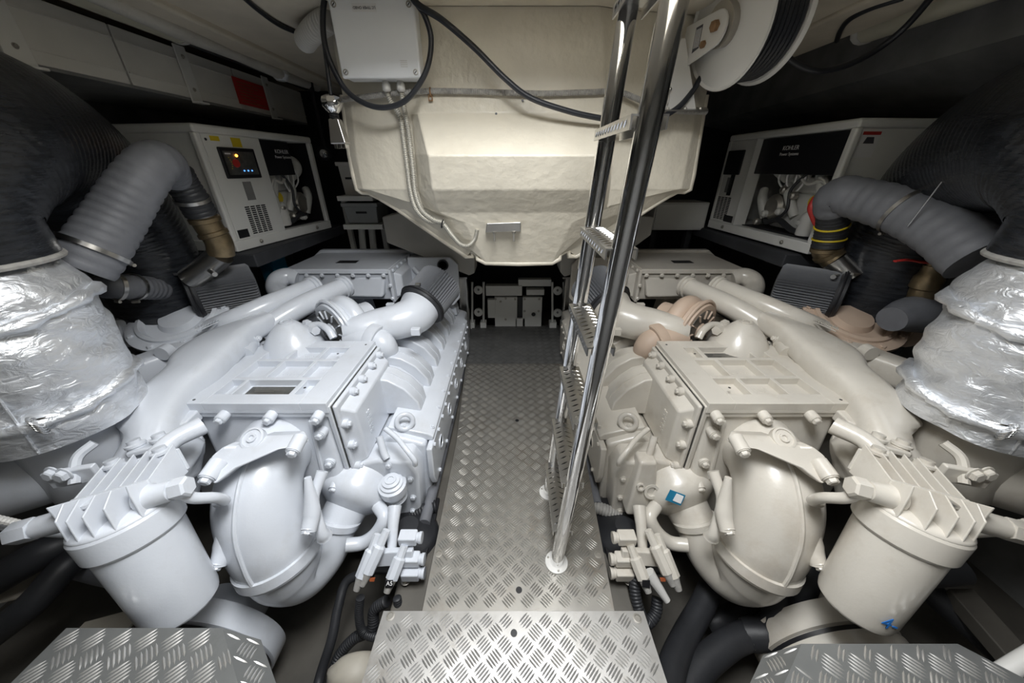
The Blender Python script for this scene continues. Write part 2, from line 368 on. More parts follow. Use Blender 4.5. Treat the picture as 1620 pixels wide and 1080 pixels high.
# ------------------------------------------------------------------ ladder
def build_ladder():
    t = thing('ladder', (.19, 1.0, 0), 'polished stainless ladder with tread plate rungs on the walkway', 'ladder')
    y0, y1 = .838, 1.185; xb, xt, zt = .190, .322, 2.14
    X = lambda z: xb+(xt-xb)*z/zt
    for y, dx in ((y0, 0), (y1, 0)):
        mk('rail', MB().tube([(X(0)+dx, y, .004), (X(zt)+dx, y, zt)], .0265, n=28, res=1), M_CHROME, t)
        f = mk('foot_flange', MB().lathe((X(0), y, 0), (0, 0, 1), [(0, .048), (.007, .048), (.009, .044), (.010, .028)], n=28), M_BOXD, t)
        for k in range(3):
            a = k*2.1+.6; bolt(f, (X(0)+.038*math.cos(a), y+.038*math.sin(a), .008), (0, 0, 1), .0045, M_ZINC, 'screw')
    for k in range(9):
        z = .215+.277*k
        if z > 2.1: break
        x = X(z); W = .075
        m = MB().prism([(x-.04, y0, z), (x+.04, y0, z), (x+.04, y0, z-.028), (x+.036, y0, z-.028), (x+.036, y0, z-.004), (x-.036, y0, z-.004), (x-.036, y0, z-.028), (x-.04, y0, z-.028)], (0, y1-y0, 0))
        r = mk('rung', m, M_STEEL, t)
        bm_ = MB()
        for i in range(11):
            yy = y0+.035+i*.028
            for (a, b) in (((x-.034, yy-.008), (x-.004, yy+.008)), ((x+.004, yy+.008), (x+.034, yy-.008))):
                d = V((b[0]-a[0], b[1]-a[1], 0)); e = V((-d.y, d.x, 0)).normalized()*.0035; A, B = V((*a, z)), V((*b, z))
                bm_.add([A, (A+B)/2+e, B, (A+B)/2-e, A.lerp(B, .3)+V((0, 0, .003)), A.lerp(B, .7)+V((0, 0, .003))], [(0,3,4),(3,2,5,4),(2,1,5),(1,0,4,5)])
            for sx in (-1, 1):
                A = V((x+sx*.0405, yy-.008, z-.006)); B = V((x+sx*.0405, yy+.008, z-.022)); e = V((0, .0025, .0025)); nn = V((sx*.002, 0, 0))
                bm_.add([A, (A+B)/2+e, B, (A+B)/2-e, A.lerp(B, .3)+nn, A.lerp(B, .7)+nn], [(0,3,4),(3,2,5,4),(2,1,5),(1,0,4,5)])
        mk('tread_pattern', bm_, M_CHROME, r, ang=20, kind='stuff')
build_ladder()

# ------------------------------------------------------------------ moulded fibreglass tub over the walkway
def build_tub():
    t = thing('fibreglass_tub', (.02, 2.3, .9), 'cream moulded fibreglass tub hanging over the walkway', 'tub')
    rows = [  # y, [x for 8 columns], [Y for 8 columns]
        (-60, (516, 526, 650, 668, 955, 975, 1135, 1146), (2.10, 2.06, 1.97, 1.95, 1.95, 1.97, 2.06, 2.10)),
        (40, (522, 533, 649, 667, 955, 974, 1124, 1135), (2.10, 2.06, 1.97, 1.95, 1.95, 1.97, 2.06, 2.10)),
        (150, (541, 552, 648, 664, 956, 972, 1106, 1118), (2.10, 2.06, 1.985, 1.965, 1.965, 1.985, 2.06, 2.10)),
        (179, (545, 556, 649, 662, 957, 971, 1101, 1113), (2.10, 2.06, 1.985, 1.965, 1.965, 1.985, 2.06, 2.10)),
        (246, (553, 564, 656, 677, 951, 968, 1089, 1102), (2.10, 2.06, 1.98, 1.80, 1.80, 1.98, 2.06, 2.10)),
        (300, (565, 574, 660, 684, 948, 965, 1078, 1092), (2.11, 2.07, 1.99, 1.86, 1.86, 1.99, 2.07, 2.11)),
        (336, (582, 596, 668, 694, 944, 962, 1056, 1073), (2.12, 2.08, 2.0, 1.975, 1.975, 2.0, 2.08, 2.12)),
        (352, (628, 640, 690, 735, 905, 950, 1010, 1026), (2.13, 2.09, 2.03, 2.01, 2.01, 2.03, 2.09, 2.13)),
        (404, (738, 746, 755, 768, 874, 886, 900, 912), (2.17, 2.16, 2.15, 2.14, 2.14, 2.15, 2.16, 2.17)),
    ]
    ys = {0: (0,)*8}
    R = []
    for y, xs, Ys in rows:
        off = [0]*8
        if y == 352: off = [-22, -22, -4, 0, 0, -4, -22, -22]
        if y == 336: off = [-32, -34, -8, 0, 0, -8, -34, -34]
        if y == 404: off = [2, -7, -1, 12, 12, -1, -7, 2]
        R.append([PY(x, y+o, Y) for x, o, Y in zip(xs, off, Ys)])
        for p in R[-1]: p.z = min(p.z, CEIL-.002)
    m = MB().grid(R)
    # lip returning backwards along the outline, then side walls running aft
    loop = [r[0] for r in R] + R[-1][1:-1] + [r[-1] for r in reversed(R)]
    b1 = [p+V((0, .035, 0)) for p in loop]
    ctr = V((.02, 0, 1.6))
    b2 = [V((ctr.x+(p.x-ctr.x)*.965, p.y+.05, ctr.z+(p.z-ctr.z)*.965)) for p in loop]
    b3 = [V((ctr.x+(p.x-ctr.x)*.93, 3.0, ctr.z+(p.z-ctr.z)*.93)) for p in loop]
    m.grid([loop, b1, b2, b3])
    bm = bmesh.new(); vs = [bm.verts.new(p) for p in m.v]
    for f in m.f: bm.faces.new([vs[i] for i in f])
    bmesh.ops.remove_doubles(bm, verts=bm.verts, dist=1e-5)
    m2 = MB(); bm.verts.index_update(); m2.v = [v.co.copy() for v in bm.verts]; m2.f = [tuple(v.index for v in f.verts) for f in bm.faces]; bm.free()
    mk('tub_shell', m2, M_GEL, t, bevel=.03, seg=4, bang=10, ang=60)
    mk('rim_lip', MB().tube([p+V((0, .012, 0)) for p in loop if p.z < CEIL-.05], .017, n=10, res=2), M_GEL, t, ang=60)
    # drain bracket under the front panel
    b = mk('bracket', MB().hexa([PY(768, 368, 1.98), PY(824, 366, 1.98), PY(824, 366, 2.06), PY(768, 368, 2.06)], [PY(770, 353, 1.985), PY(824, 351, 1.985), PY(824, 351, 2.06), PY(770, 353, 2.06)]), M_STEEL, t, bevel=.004)
    for x in (782, 813):
        p = PY(x, 366, 1.99); bolt(b, p, (0, -.15, -1), .012, M_ZINC); mk('stud', MB().cyl(p, p+V((0, 0, -.055)), .007, n=10), M_ZINC, b)
    for s, pts in ((-1, [(604, 343), (612, 384), (742, 436), (751, 432), (751, 405), (640, 335)]), (1, [(1036, 343), (1030, 372), (975, 412), (893, 438), (886, 430), (886, 405), (1000, 340)])):
        mk('rear_flange', MB().prism([PY(x, y, 2.75) for x, y in pts], (0, .22, 0)), M_GELG, t, bevel=.01)
    for (x, y, n) in ((785, 180, 0), (827, 159, 0)):
        mk('screw_hole', MB().lathe(PY(x, y, 1.962), (0, -1, .1), [(0, .006), (.003, .005)], n=12), M_BLACK, t)
    return t
tub = build_tub()

# ------------------------------------------------------------------ things on the tub front
def junction_box():
    p = [PY(512, -12, 1.86), PY(655, -12, 1.86), PY(667, 128, 1.86), PY(541, 124, 1.86)]
    t = thing('junction_box', (p[2].x*.5+p[3].x*.5, 1.93, p[2].z), 'white plastic junction box on the upper left of the tub', 'junction box')
    x0, x1, z0, z1 = p[3].x, p[2].x, p[3].z, p[0].z
    mk('box_body', MB().box((x0+.004, 1.885, z0+.004), (x1-.004, 1.965, z1-.004)), M_BOX, t, bevel=.012, seg=3)
    lid = mk('lid', MB().box((x0, 1.86, z0), (x1, 1.885, z1)), M_BOX, t, bevel=.009, seg=3)
    for x in (x0+.022, x1-.022):
        for z in (z0+.022, z1-.035):
            mk('lid_screw', MB().lathe((x, 1.862, z), (0, -1, 0), [(0, .0115), (.003, .0115), (.0034, .008), (.0015, .007)], n=16), M_ZINC, lid)
            mk('screw_slot', MB().obox((x, 1.858, z), (1, 0, 1), (0, 1, 0), (-1, 0, 1), .013, .002, .0025), M_BLACK, lid)
    lz = z1-.046; lx = (x0+x1)/2-.03
    mk('paper_label', MB().box((lx-.05, 1.8585, lz-.013), (lx+.05, 1.8602, lz+.013)), M_TXT, lid)
    text('label_print', 'LC TIMER ONBD', .0125, frame((lx, 1.858, lz), (-1, 0, 0), (0, 0, -1)), M_TXTD, lid)
    for i in range(4): mk('embossed_line', MB().box((x1-.085, 1.8588, z0+.040+i*.007), (x1-.055, 1.8602, z0+.042+i*.007)), M_BOXD, lid)
    for px in (610, 633):
        q = PY(px, 128, 1.93); mk('cable_gland', MB().lathe((q.x, 1.93, z0+.006), (0, 0, -1), [(0, .015), (.012, .015), (.013, .019), (.036, .019), (.042, .013)], n=12), M_BOXD, t)
    return t
junction_box()
def cable(name, pts, r, m, label, cat='cable', ridge=None, n=10, res=8, group=None):
    return mk(name, MB().tube(pts, r, n=n, res=res, ridge=ridge), m, label=label, cat=cat, group=group)
# flexible conduits dropping from the box glands
g1 = [PY(610, 140, 1.945), PY(618, 160, 1.95), PY(633, 185, 1.955), PY(639, 225, 1.955), PY(645, 270, 1.96), PY(649, 300, 1.965), PY(658, 330, 1.97), PY(676, 348, 1.985), PY(700, 354, 2.0), PY(715, 372, 2.03), PY(728, 386, 2.06), PY(741, 388, 2.07), PY(751, 378, 2.06), PY(755, 362, 2.03)]
g2 = [PY(634, 140, 1.945), PY(638, 165, 1.95), PY(645, 200, 1.95), PY(650, 240, 1.952), PY(654, 275, 1.955), PY(657, 305, 1.96), PY(667, 332, 1.97), PY(685, 347, 1.98), PY(702, 352, 1.995)]
cable('conduit', g1, .0115, M_COND, 'corrugated pale conduit running down the tub to its looped end', 'conduit', ridge=(.008, .003))
cable('conduit', g2, .0115, M_COND, 'shorter corrugated pale conduit beside the looped conduit', 'conduit', ridge=(.008, .003))
mk('cable_tie', MB().torus(PY(700, 354, 1.998), (1, 0, -.3), .021, .004, n=20, m=6), M_BLACK, label='black cable tie around the two pale conduits', cat='cable tie')
# braided hose across the tub
bh = [PY(536, 158, 2.05), PY(580, 153, 1.99), PY(630, 147, 1.955), PY(680, 144, 1.945), PY(750, 145, 1.945), PY(850, 148, 1.945), PY(930, 146, 1.945), PY(975, 145, 1.945), PY(1010, 157, 1.95), PY(1040, 170, 1.97), PY(1080, 176, 2.0), PY(1118, 177, 2.03)]
cable('braided_hose', bh, .0115, M_TAPE, 'brown braided hose clipped across the tub front', 'hose', ridge=(.009, .0025))
cl = thing('pipe_clip', PY(681, 155, 1.955), 'small rusty clip holding the braided hose', 'clip')
mk('clip_strap', MB().torus(PY(681, 145, 1.947), (1, 0, 0), .0145, .004, n=18, m=6), M_RUST, cl)
mk('clip_tab', MB().box(PY(677, 148, 1.955), PY(685, 160, 1.949)), M_RUST, cl, bevel=.002)
mk('screw', MB().lathe(PY(681, 156, 1.948), (0, -1, 0), [(0, .006), (.003, .005)], n=12), M_ZINC, cl)
# black cables
cable('black_cable', [PY(520, -40, 1.9), PY(511, 20, 1.9), PY(514, 70, 1.88), PY(528, 110, 1.88), PY(550, 145, 1.88), PY(580, 165, 1.87), PY(610, 170, 1.86), PY(640, 160, 1.85), PY(664, 132, 1.85), PY(678, 100, 1.85), PY(682, 60, 1.85), PY(672, 25, 1.84), PY(658, 3, 1.84), PY(645, -30, 1.85)], .0115, M_CABLE, 'black cable looped around the white junction box')
cable('black_cable', [PY(640, -25, 1.84), PY(660, 6, 1.83), PY(700, 32, 1.82), PY(750, 75, 1.82), PY(800, 125, 1.83), PY(840, 155, 1.84), PY(900, 176, 1.85), PY(950, 187, 1.86), PY(1000, 195, 1.88), PY(1035, 190, 1.9), PY(1070, 172, 1.92), PY(1095, 145, 1.95), PY(1110, 120, 1.98)], .0125, M_CABLE, 'black cable sagging from the junction box to the cable reel')
# hanging plug with chrome collar left of the tub
hp = thing('hanging_plug', PY(535, 225, 1.9), 'chrome and black plug hanging on a cable left of the tub', 'plug')
mk('cord', MB().tube([PY(510, 10, 1.9), PY(512, 60, 1.9), PY(518, 110, 1.9), PY(524, 152, 1.9)], .0085, n=10), M_CABLE, hp)
mk('collar', MB().lathe(PY(522, 150, 1.9), PY(528, 178, 1.9)-PY(522, 150, 1.9), [(0, .022), (.008, .040), (.022, .046), (.045, .046), (.060, .034), (.072, .020)], n=8), M_CHROME, hp)
mk('neck', MB().tube([PY(527, 174, 1.9), PY(530, 190, 1.9)], .02, n=14, res=1, ridge=(.008, .004)), M_BLACK, hp)
q0, q1 = PY(530, 188, 1.9), PY(539, 228, 1.9); ax = (q1-q0).normalized(); sx_, sy_ = V((0, 1, 0)), ax.cross(V((0, 1, 0)))
mk('plug_body', MB().hexa([q0+sy_*a*.024+sx_*b*.022 for a, b in ((-1, -1), (1, -1), (1, 1), (-1, 1))], [q1+sy_*a*.038+sx_*b*.03 for a, b in ((-1, -1), (1, -1), (1, 1), (-1, 1))]), M_STEEL, hp, bevel=.006)
for a in (-1, 0, 1): mk('pin', MB().obox(q1+ax*.008+sy_*a*.02, sy_, sx_, ax, .014, .03, .02), M_CHROME, hp)
# white corrugated drain hose above left
cable('drain_hose', [PY(520, 30, 1.98), PY(503, 42, 2.02), PY(490, 55, 2.08), PY(482, 66, 2.15)], .042, M_BOXD, 'white corrugated drain hose left of the junction box', 'hose', ridge=(.018, .014), n=18)

# ------------------------------------------------------------------ cable reel
def reel():
    c = PY(1180, 34, 1.84); ax = V((-.96, -.22, -.16)).normalized()       # axle points to the ladder
    t = thing('cable_reel', (c.x, c.y, 1.75), 'grey metal cable reel on a bracket right of the ladder', 'cable reel')
    R = .225
    for s, nm in ((.075, 'near_flange'), (-.085, 'far_flange')):
        o = c+ax*s; sg = 1 if s > 0 else -1
        m = MB().lathe(o, ax, [(sg*.012, .06), (sg*.012, .115), (0, .15), (-sg*.004, R-.012), (sg*.006, R), (sg*.012, R-.004), (sg*.004, R-.014), (sg*.006, .15), (sg*.020, .112), (sg*.020, .06)], n=56, cap=True)
        mk('flange', m, M_BOXD, t, ang=30)
    mk('hub', MB().cyl(c-ax*.085, c+ax*.075, .12, n=32), M_BLACK, t)
    w_ = MB()
    for i in range(5):
        for k in range(7): w_.torus(c+ax*(-.070+k*.021+(.010 if i % 2 else 0)), ax, .132+i*.016, .0105, n=44, m=8)
    mk('wound_cable', w_, M_CABLE, t)
    # bracket arm on the near side
    a0 = c+ax*.125
    u = V((0, 0, 1)); v = ax.cross(u).normalized(); v = v if v.x < 0 else -v
    def A(x, z, d=0): return a0+v*x+u*z+ax*d
    arc = [A(-.055*math.cos(a), .055*math.sin(a)) for a in [math.pi/2*(k-3)/3 for k in range(7)]]
    m = MB().prism([A(.20, -.11), *[A(-.055*math.cos(a), -.01+.062*math.sin(a)) for a in [(-math.pi/2)+math.pi*k/8 for k in range(9)]], A(.20, .052)], ax*.012)
    arm = mk('bracket_arm', m, M_BOXD, t, bevel=.004)
    mk('axle_nut', MB().lathe(A(0, 0, .012), ax, [(0, .02), (.018, .02), (.022, .013)], n=6), M_RUST, arm)
    mk('bolt', MB().lathe(A(.055, -.045, .012), ax, [(0, .014), (.012, .014), (.015, .009)], n=6), M_RUST, arm)
    mk('warning_label', MB().prism([A(.085, -.05, .0125), A(.125, -.06, .0125), A(.125, .028, .0125), A(.085, .03, .0125)], ax*.001), M_TXTD, arm)
    for i in range(4): mk('label_line', MB().prism([A(.089+.009*i, -.045, .0136), A(.093+.009*i, -.045, .0136), A(.093+.009*i, .02, .0136), A(.089+.009*i, .02, .0136)], ax*.0004), M_TXT, arm)
    mk('spring_case', MB().cyl(c+ax*.075, c+ax*.125, .075, n=28), M_ZINC, t)
    f = PY(1085, 172, 1.93)
    mk('mounting_plate', MB().prism([PY(1052, 60, 1.95), PY(1085, 60, 1.95), PY(1102, 175, 1.95), PY(1042, 172, 1.95)], (0, .02, 0)), M_BOXD, t, bevel=.003)
    b = mk('foot_plate', MB().prism([PY(1040, 176, 1.9), PY(1120, 176, 1.9), PY(1118, 172, 2.04), PY(1042, 171, 2.04)], (0, 0, .006)), M_STEEL, t)
    for x in (1056, 1084, 1108): bolt(b, PY(x, 173, 1.95), (0, 0, 1), .008, M_ZINC)
    g = mk('cable_stopper', MB().ball(PY(1060, 141, 1.93), .009), M_STEEL, t)
    mk('pull_ring', MB().torus(PY(1057, 158, 1.93), (1, -.6, 0), .022, .0016, n=20, m=5), M_STEEL, t)
reel()

# ------------------------------------------------------------------ left side locker, lights, trims
t = thing('side_locker', (-1.97, 2.0, 1.855), 'long grey locker panel with metal straps under the left deckhead', 'locker')
for (y0, y1) in ((.55, 1.22), (1.23, 2.02), (2.03, 2.78), (2.79, 3.6)):
    pn = mk('panel', MB().box((-1.87, y0, 1.858), (-1.85, y1, 2.085)), M_PANEL, t, bevel=.003)
    for z in (1.905, 2.03): mk('groove_rail', MB().box((-1.85, y0+.004, z), (-1.845, y1-.004, z+.006)), M_PANEL, pn)
mk('locker_floor', MB().box((-2.45, .55, 1.845), (-1.85, 3.6, 1.857)), M_HULL, t)
for px, wd in ((40, .09), (297, .075), (424, .07)):
    y = PX(px, 110 if px < 100 else 120 if px < 300 else 150, -1.845).y
    s_ = mk('strap', MB().box((-1.845, y-wd/2, 1.84), (-1.836, y+wd/2, 2.10)).box((-1.845, y-wd/2, 1.832), (-1.80, y+wd/2, 1.842)), M_STRAP, t, bevel=.003)
    for z in (1.90, 2.05): bolt(s_, (-1.836, y, z), (1, 0, 0), .008, M_ZINC, 'screw')
q = [PX(364, 113, -1.842), PX(413, 127, -1.842), PX(419, 169, -1.842), PX(375, 157, -1.842)]
yy0, yy1, zz0, zz1 = q[0].y, q[1].y, 1.885, 2.035
pl = mk('warning_placard', MB().box((-1.8445, yy0, zz0), (-1.841, yy1, zz1)), M_RED, label='red warning placard on the left side locker', cat='placard')
for i in range(7): mk('print_line', MB().box((-1.841, yy0+.03, zz1-.025-i*.018), (-1.8405, yy1-.03-(i % 3)*.05, zz1-.020-i*.018)), M_RUST, pl)
def tube_light(p0, p1, label):
    t = thing('tube_light', (p0+p1)/2-V((0, 0, .05)), label, 'light', 'tube lights along the deckhead')
    d = (p1-p0).normalized(); up = V((0, 0, 1)); s = d.cross(up)
    prof = [(-.062, .05), (-.062, .0), (-.05, -.03), (-.025, -.046), (0, -.05), (.025, -.046), (.05, -.03), (.062, 0), (.062, .05)]
    mk('diffuser', MB().rings([[p+s*x+up*z for x, z in prof] for p in (p0, p1)]), M_LENS, t, ang=50)
    for p, e in ((p0, -1), (p1, 1)):
        mk('end_cap', MB().rings([[p+d*e*k+s*x*f+up*z*f for x, z in prof] for k, f in ((0, 1.06), (.03, 1.06), (.045, .9))]), M_BOXD, t, ang=50)
    mk('housing', MB().obox((p0+p1)/2+up*.065, d, s, up, (p1-p0).length, .09, .03), M_BOXD, t, bevel=.004)
tube_light(V((-1.70, 1.25, 2.115)), V((-1.70, 2.22, 2.115)), 'unlit tube light under the left deckhead')
tube_light(V((1.87, 1.30, 2.115)), V((1.80, 2.22, 2.115)), 'unlit tube light under the right deckhead')
mk('foam_strip', MB().tube([(-1.60, 1.7, 2.09), (-1.59, 2.1, 2.08), (-1.61, 2.5, 2.085), (-1.59, 2.9, 2.075), (-1.60, 3.4, 2.085)], [.03, .036, .03, .037, .03], n=10), M_FOAM, label='rough white foam strip along the left deck beam', cat='foam strip')
for i, (x, z) in enumerate(((-1.74, 2.11), (-1.79, 2.12), (-1.76, 2.15))):
    cable('black_cable', [(x, 1.95, z), (x+.01, 2.4, z-.012), (x-.005, 2.9, z-.004), (x, 3.6, z-.01)], .012, M_CABLE, ('lowest', 'middle', 'highest')[i]+' of the dark cables above the left side locker', group='cables above the left locker')
d_ = thing('smoke_detector', (-1.62, 2.85, 2.05), 'small white round detector under the left deck beam', 'detector')
mk('base', MB().lathe((-1.60, 2.9, 2.09), (0, 0, -1), [(0, .055), (.02, .055)], n=24), M_BOXD, d_); mk('cover', MB().lathe((-1.60, 2.9, 2.07), (0, 0, -1), [(0, .05), (.02, .045), (.035, .03), (.038, .0)], n=24), M_BOX, d_)
cable('black_cable', [PZ(385, -5, 2.115), PZ(408, 15, 2.112), PZ(440, 38, 2.108), PZ(473, 53, 2.11)], .011, M_CABLE, 'dark cable on the deckhead left of the junction box')
cable('black_cable', [PZ(1225, 62, 2.03), PZ(1240, 85, 1.97), PZ(1268, 105, 1.92), PZ(1300, 112, 1.90), PZ(1340, 103, 1.92), PZ(1385, 80, 1.97), PZ(1430, 45, 2.03), PZ(1470, 0, 2.09), PZ(1490, -25, 2.11)], .013, M_CABLE, 'black cable hanging in a loop from the cable reel to the right deckhead')
cable('black_cable', [PZ(1324, 64, 2.085), PZ(1330, 48, 2.09), PZ(1345, 30, 2.095), PZ(1380, 12, 2.10), PZ(1430, -4, 2.10)], .011, M_CABLE, 'short black cable feeding the right tube light')

# ------------------------------------------------------------------ generator sets
def genset(C, u, n, L, ctrl_near, label, flip):
    u = V(u).normalized(); n = V(n).normalized(); H, D = .68, .85
    def W(l, d, z): return C+u*l+n*d+V((0, 0, z))
    def B(l0, l1, d0, d1, z0, z1):
        return MB().hexa([W(l0, d0, z0), W(l1, d0, z0), W(l1, d1, z0), W(l0, d1, z0)], [W(l0, d0, z1), W(l1, d0, z1), W(l1, d1, z1), W(l0, d1, z1)])
    t = thing('generator_set', W(L/2, D/2, 0), label, 'generator', 'generator sets either side of the tub')
    c0, c1 = (0.0, .44*L) if ctrl_near else (.70*L, L)
    o0, o1 = (c1, L) if ctrl_near else (0.0, c0)
    mk('end_panel', B(.02, .035, .02, D, .04, H-.04), M_GEN, t, bevel=.003)
    mk('back_panel', B(.02, L-.02, D-.02, D, .04, H-.04), M_GEN, t)
    mk('far_panel', B(L-.035, L-.02, .02, D, .04, H-.04), M_GEN, t)
    mk('top_panel', B(0, L, 0, D, H-.045, H), M_GEN, t, bevel=.014, seg=3)
    mk('base_rail', B(0, L, .0, D, -.02, .045), M_GEN, t, bevel=.006)
    for l in (0, L-.04): mk('corner_post', B(l, l+.04, 0, .04, .04, H-.04), M_GEN, t, bevel=.012, seg=3)
    for l in (.2*L, .8*L): bolt(t, W(l, -.001, .012), -n, .011, M_ZINC)
    # control section
    fp = mk('control_panel', B(c0+(.04 if ctrl_near else 0), c1-(0 if ctrl_near else .04), .004, .02, .045, H-.045), M_GEN, t, bevel=.003)
    cw = c1-c0; cx = (c0+c1)/2+.02
    def F(l, z, d=0): return frame(W(l, d, z), u if flip > 0 else -u, V((0, 0, 1)))
    s0, s1 = cx-cw*.30, cx+cw*.30
    sc = mk('display_bezel', B(s0, s1, -.010, .004, .40, .57), M_BLACK, fp, bevel=.006)
    if ctrl_near:
        mk('display_window', B(s0+.02, s1-.02, -.0115, -.010, .42, .55), M_PLATE, fp)
        mk('warning_light', MB().ball(W(cx-.025, -.013, .527), .0075), M_LEDO, fp, label='glowing orange warning light')
        mk('stop_button', MB().lathe(W(cx-.045, -.012, .485), -n, [(0, .024), (.008, .022), (.010, .0)], n=20), M_RED, fp)
        for k in range(3): mk('indicator_light', MB().ball(W(cx+.0+k*.03, -.0125, .443), .0045), M_LEDB, fp)
        for k in range(6): mk('gauge_mark', MB().ball(W(cx-.085+.010*math.sin(k*.6), -.0125, .515-k*.012), .003), M_YEL, fp)
        mk('logo_plate', B(s0+.03, s0+.07, -.0122, -.0115, .532, .54), M_TXT, fp)
    mk('access_slot', B(cx-.03, cx+.035, .0015, .0042, .27, .38), M_HULL, fp)
    for r in range(14):
        for k in range(4):
            a = cx-.075+k*.045; mk('vent_slot', B(a, a+.034, .0018, .0042, .065+r*.0125, .0725+r*.0125), M_BLACK, fp)
    mk('data_plate', B(c0+(.05 if ctrl_near else .02), c0+.13, .0018, .0042, .055, .105), M_BLACK, fp)
    if ctrl_near:
        for a, b_, z0 in ((.09, .15, .60), (.23, .30, .575)): mk('yellow_sticker', B(c0+a, c0+b_, .0022, .0042, z0, .625), M_YEL, fp)
        bolt(fp, W(c0+.06, .003, .605), -n, .006, M_BLACK)
    else:
        mk('lower_slot', B(cx-.05, cx+.0, .0015, .0042, .25, .42), M_BLACK, fp)
    # opening with the engine inside
    mk('shade_backing', B(o0+.03, o1-.03, .45, .47, .045, H-.045), M_BLACK, t)  # black backing stands in for the darkness inside the open enclosure
    mk('shade_sheet', B(L-.045, L-.036, .03, .45, .045, H-.045) if ctrl_near else B(.041, .05, .05, .45, .045, H-.045), M_BLACK, t)  # black sheets added inside the white panels to paint the interior shade
    mk('shade_sheet', B(o0+.03, o1-.03, .06, .45, .046, .052), M_BLACK, t)
    mk('divider', B((c1 if ctrl_near else c0)-.006, (c1 if ctrl_near else c0)+.012, .004, .10, .045, H-.045), M_GEN, t)
    head = mk('header_panel', B(o0+(.0 if ctrl_near else .05), o1-(.22 if ctrl_near else .0), .05, .07, H-.27, H-.05), M_BLACK, t, bevel=.004)
    tl = (o0*.55+o1*.45) if ctrl_near else o0+(o1-o0)*.62
    text('brand_print', 'KOHLER', .036, F(tl, H-.115, .048), M_TXT, head)
    text('brand_print', 'Power Systems', .026, F(tl, H-.150, .048), M_TXT, head)
    ow = o1-o0; om = (o0+o1)/2
    g = mk('engine_block', B(om-.17*ow, om+.22*ow, .12, .38, .07, .30), M_GENP, t, bevel=.02)
    mk('cylinder_head', B(om-.16*ow, om+.2*ow, .14, .36, .30, .40), M_GENP, t, bevel=.015)
    for k in range(4):
        l = om-.12*ow+k*.09*ow; mk('injector', MB().cyl(W(l, .15, .38), W(l, .13, .47), .016, n=10), M_GENP, t)
        mk('injector_line', MB().tube([W(l, .13, .46), W(l+.03, .09, .44), W(l+.02, .08, .36), W(om, .09, .28)], .006, n=8), M_TXT, t)
    mk('oil_filter', MB().lathe(W(om-.26*ow, .10, .06), (0, 0, 1), [(0, .045), (.01, .05), (.12, .05), (.14, .035)], n=20), M_BOXD, t)
    mk('fuel_cap', MB().lathe(W(om-.26*ow, .09, .26), -n, [(-.05, .045), (.0, .045), (.012, .038)], n=18), M_YEL, t)
    mk('alternator', MB().lathe(W(om+.18*ow, .20, .20), -n, [(0, .085), (.10, .085), (.12, .06)], n=20), M_ZINC, t)
    mk('intake_pipe', MB().tube([W(om+.30*ow, .2, .52), W(om+.30*ow, .12, .50), W(om+.27*ow, .10, .44), W(om+.2*ow, .16, .38)], .035, n=14), M_GENP, t)
    mk('expansion_tank', MB().lathe(W(om+.30*ow, .2, .48), (0, 0, 1), [(0, .05), (.10, .05), (.12, .03), (.14, .035)], n=18), M_GENP, t)
    mk('coolant_hose', MB().tube([W(om-.35*ow, .12, .12), W(om-.2*ow, .07, .08), W(om, .06, .13), W(om+.2*ow, .09, .10), W(om+.36*ow, .2, .22)], .018, n=12), M_RUB, t)
    mk('wiring_loom', MB().tube([W(om-.1*ow, .08, .42), W(om-.02*ow, .06, .32), W(om-.05*ow, .06, .2), W(om+.05*ow, .06, .12)], .010, n=8), M_RUB, t)
    mk('fuel_line', MB().tube([W(om-.38*ow, .06, .33), W(om-.3*ow, .06, .38), W(om-.15*ow, .07, .36), W(om, .08, .42)], .009, n=8), M_BOXD, t)
    for k in range(6):
        l = om-.3*ow+random.random()*.6*ow; z = .08+random.random()*.25
        mk('engine_fitting', MB().lathe(W(l, .09, z), -n, [(0, .026), (.03, .024), (.04, .014)], n=8), M_GENP if k % 2 else M_ZINC, t)
    for k, (l, z, l2, z2, w_) in enumerate(((-.42, .36, -.30, .10, .035), (-.36, .20, -.20, .42, .03), (.02, .44, .20, .50, .03), (-.08, .16, .12, .34, .028), (.26, .12, .40, .30, .03))):
        mk('engine_bracket', MB().tube([W(om+l*ow, .11, z), W(om+(l+l2)/2*ow, .085, (z+z2)/2+.03), W(om+l2*ow, .12, z2)], w_, n=10, res=3), M_GENP, t)
    mk('heat_exchanger', MB().lathe(W(om-.30*ow, .20, .33), u, [(0, .05), (.01, .06), (.30*ow, .06), (.30*ow+.01, .05)], n=18), M_GENP, t)
    if not ctrl_near:
        mk('warning_sticker', B(.07, .071, -.0005, 0, 0, 0) if False else MB().hexa([W(.018, .06, .50), W(.018, .16, .50), W(.020, .16, .50), W(.020, .06, .50)], [W(.018, .06, .62), W(.018, .16, .62), W(.020, .16, .62), W(.020, .06, .62)]), M_TXT, t)
        mk('sticker_band', MB().hexa([W(.0172, .06, .605), W(.0172, .16, .605), W(.018, .16, .605), W(.018, .06, .605)], [W(.0172, .06, .62), W(.0172, .16, .62), W(.018, .16, .62), W(.018, .06, .62)]), M_RED, t)
        mk('sticker_symbol', MB().hexa([W(.0172, .08, .565), W(.0172, .14, .565), W(.018, .14, .565), W(.018, .08, .565)], [W(.0172, .09, .595), W(.0172, .13, .595), W(.018, .13, .595), W(.018, .09, .595)]), M_TXTD, t)
        mk('vent_slot', MB().hexa([W(.0172, .42, .47), W(.0172, .46, .47), W(.02, .46, .47), W(.02, .42, .47)], [W(.0172, .44, .62), W(.0172, .48, .62), W(.02, .48, .62), W(.02, .44, .62)]), M_BLACK, t)
    # shelf under the set
    return t
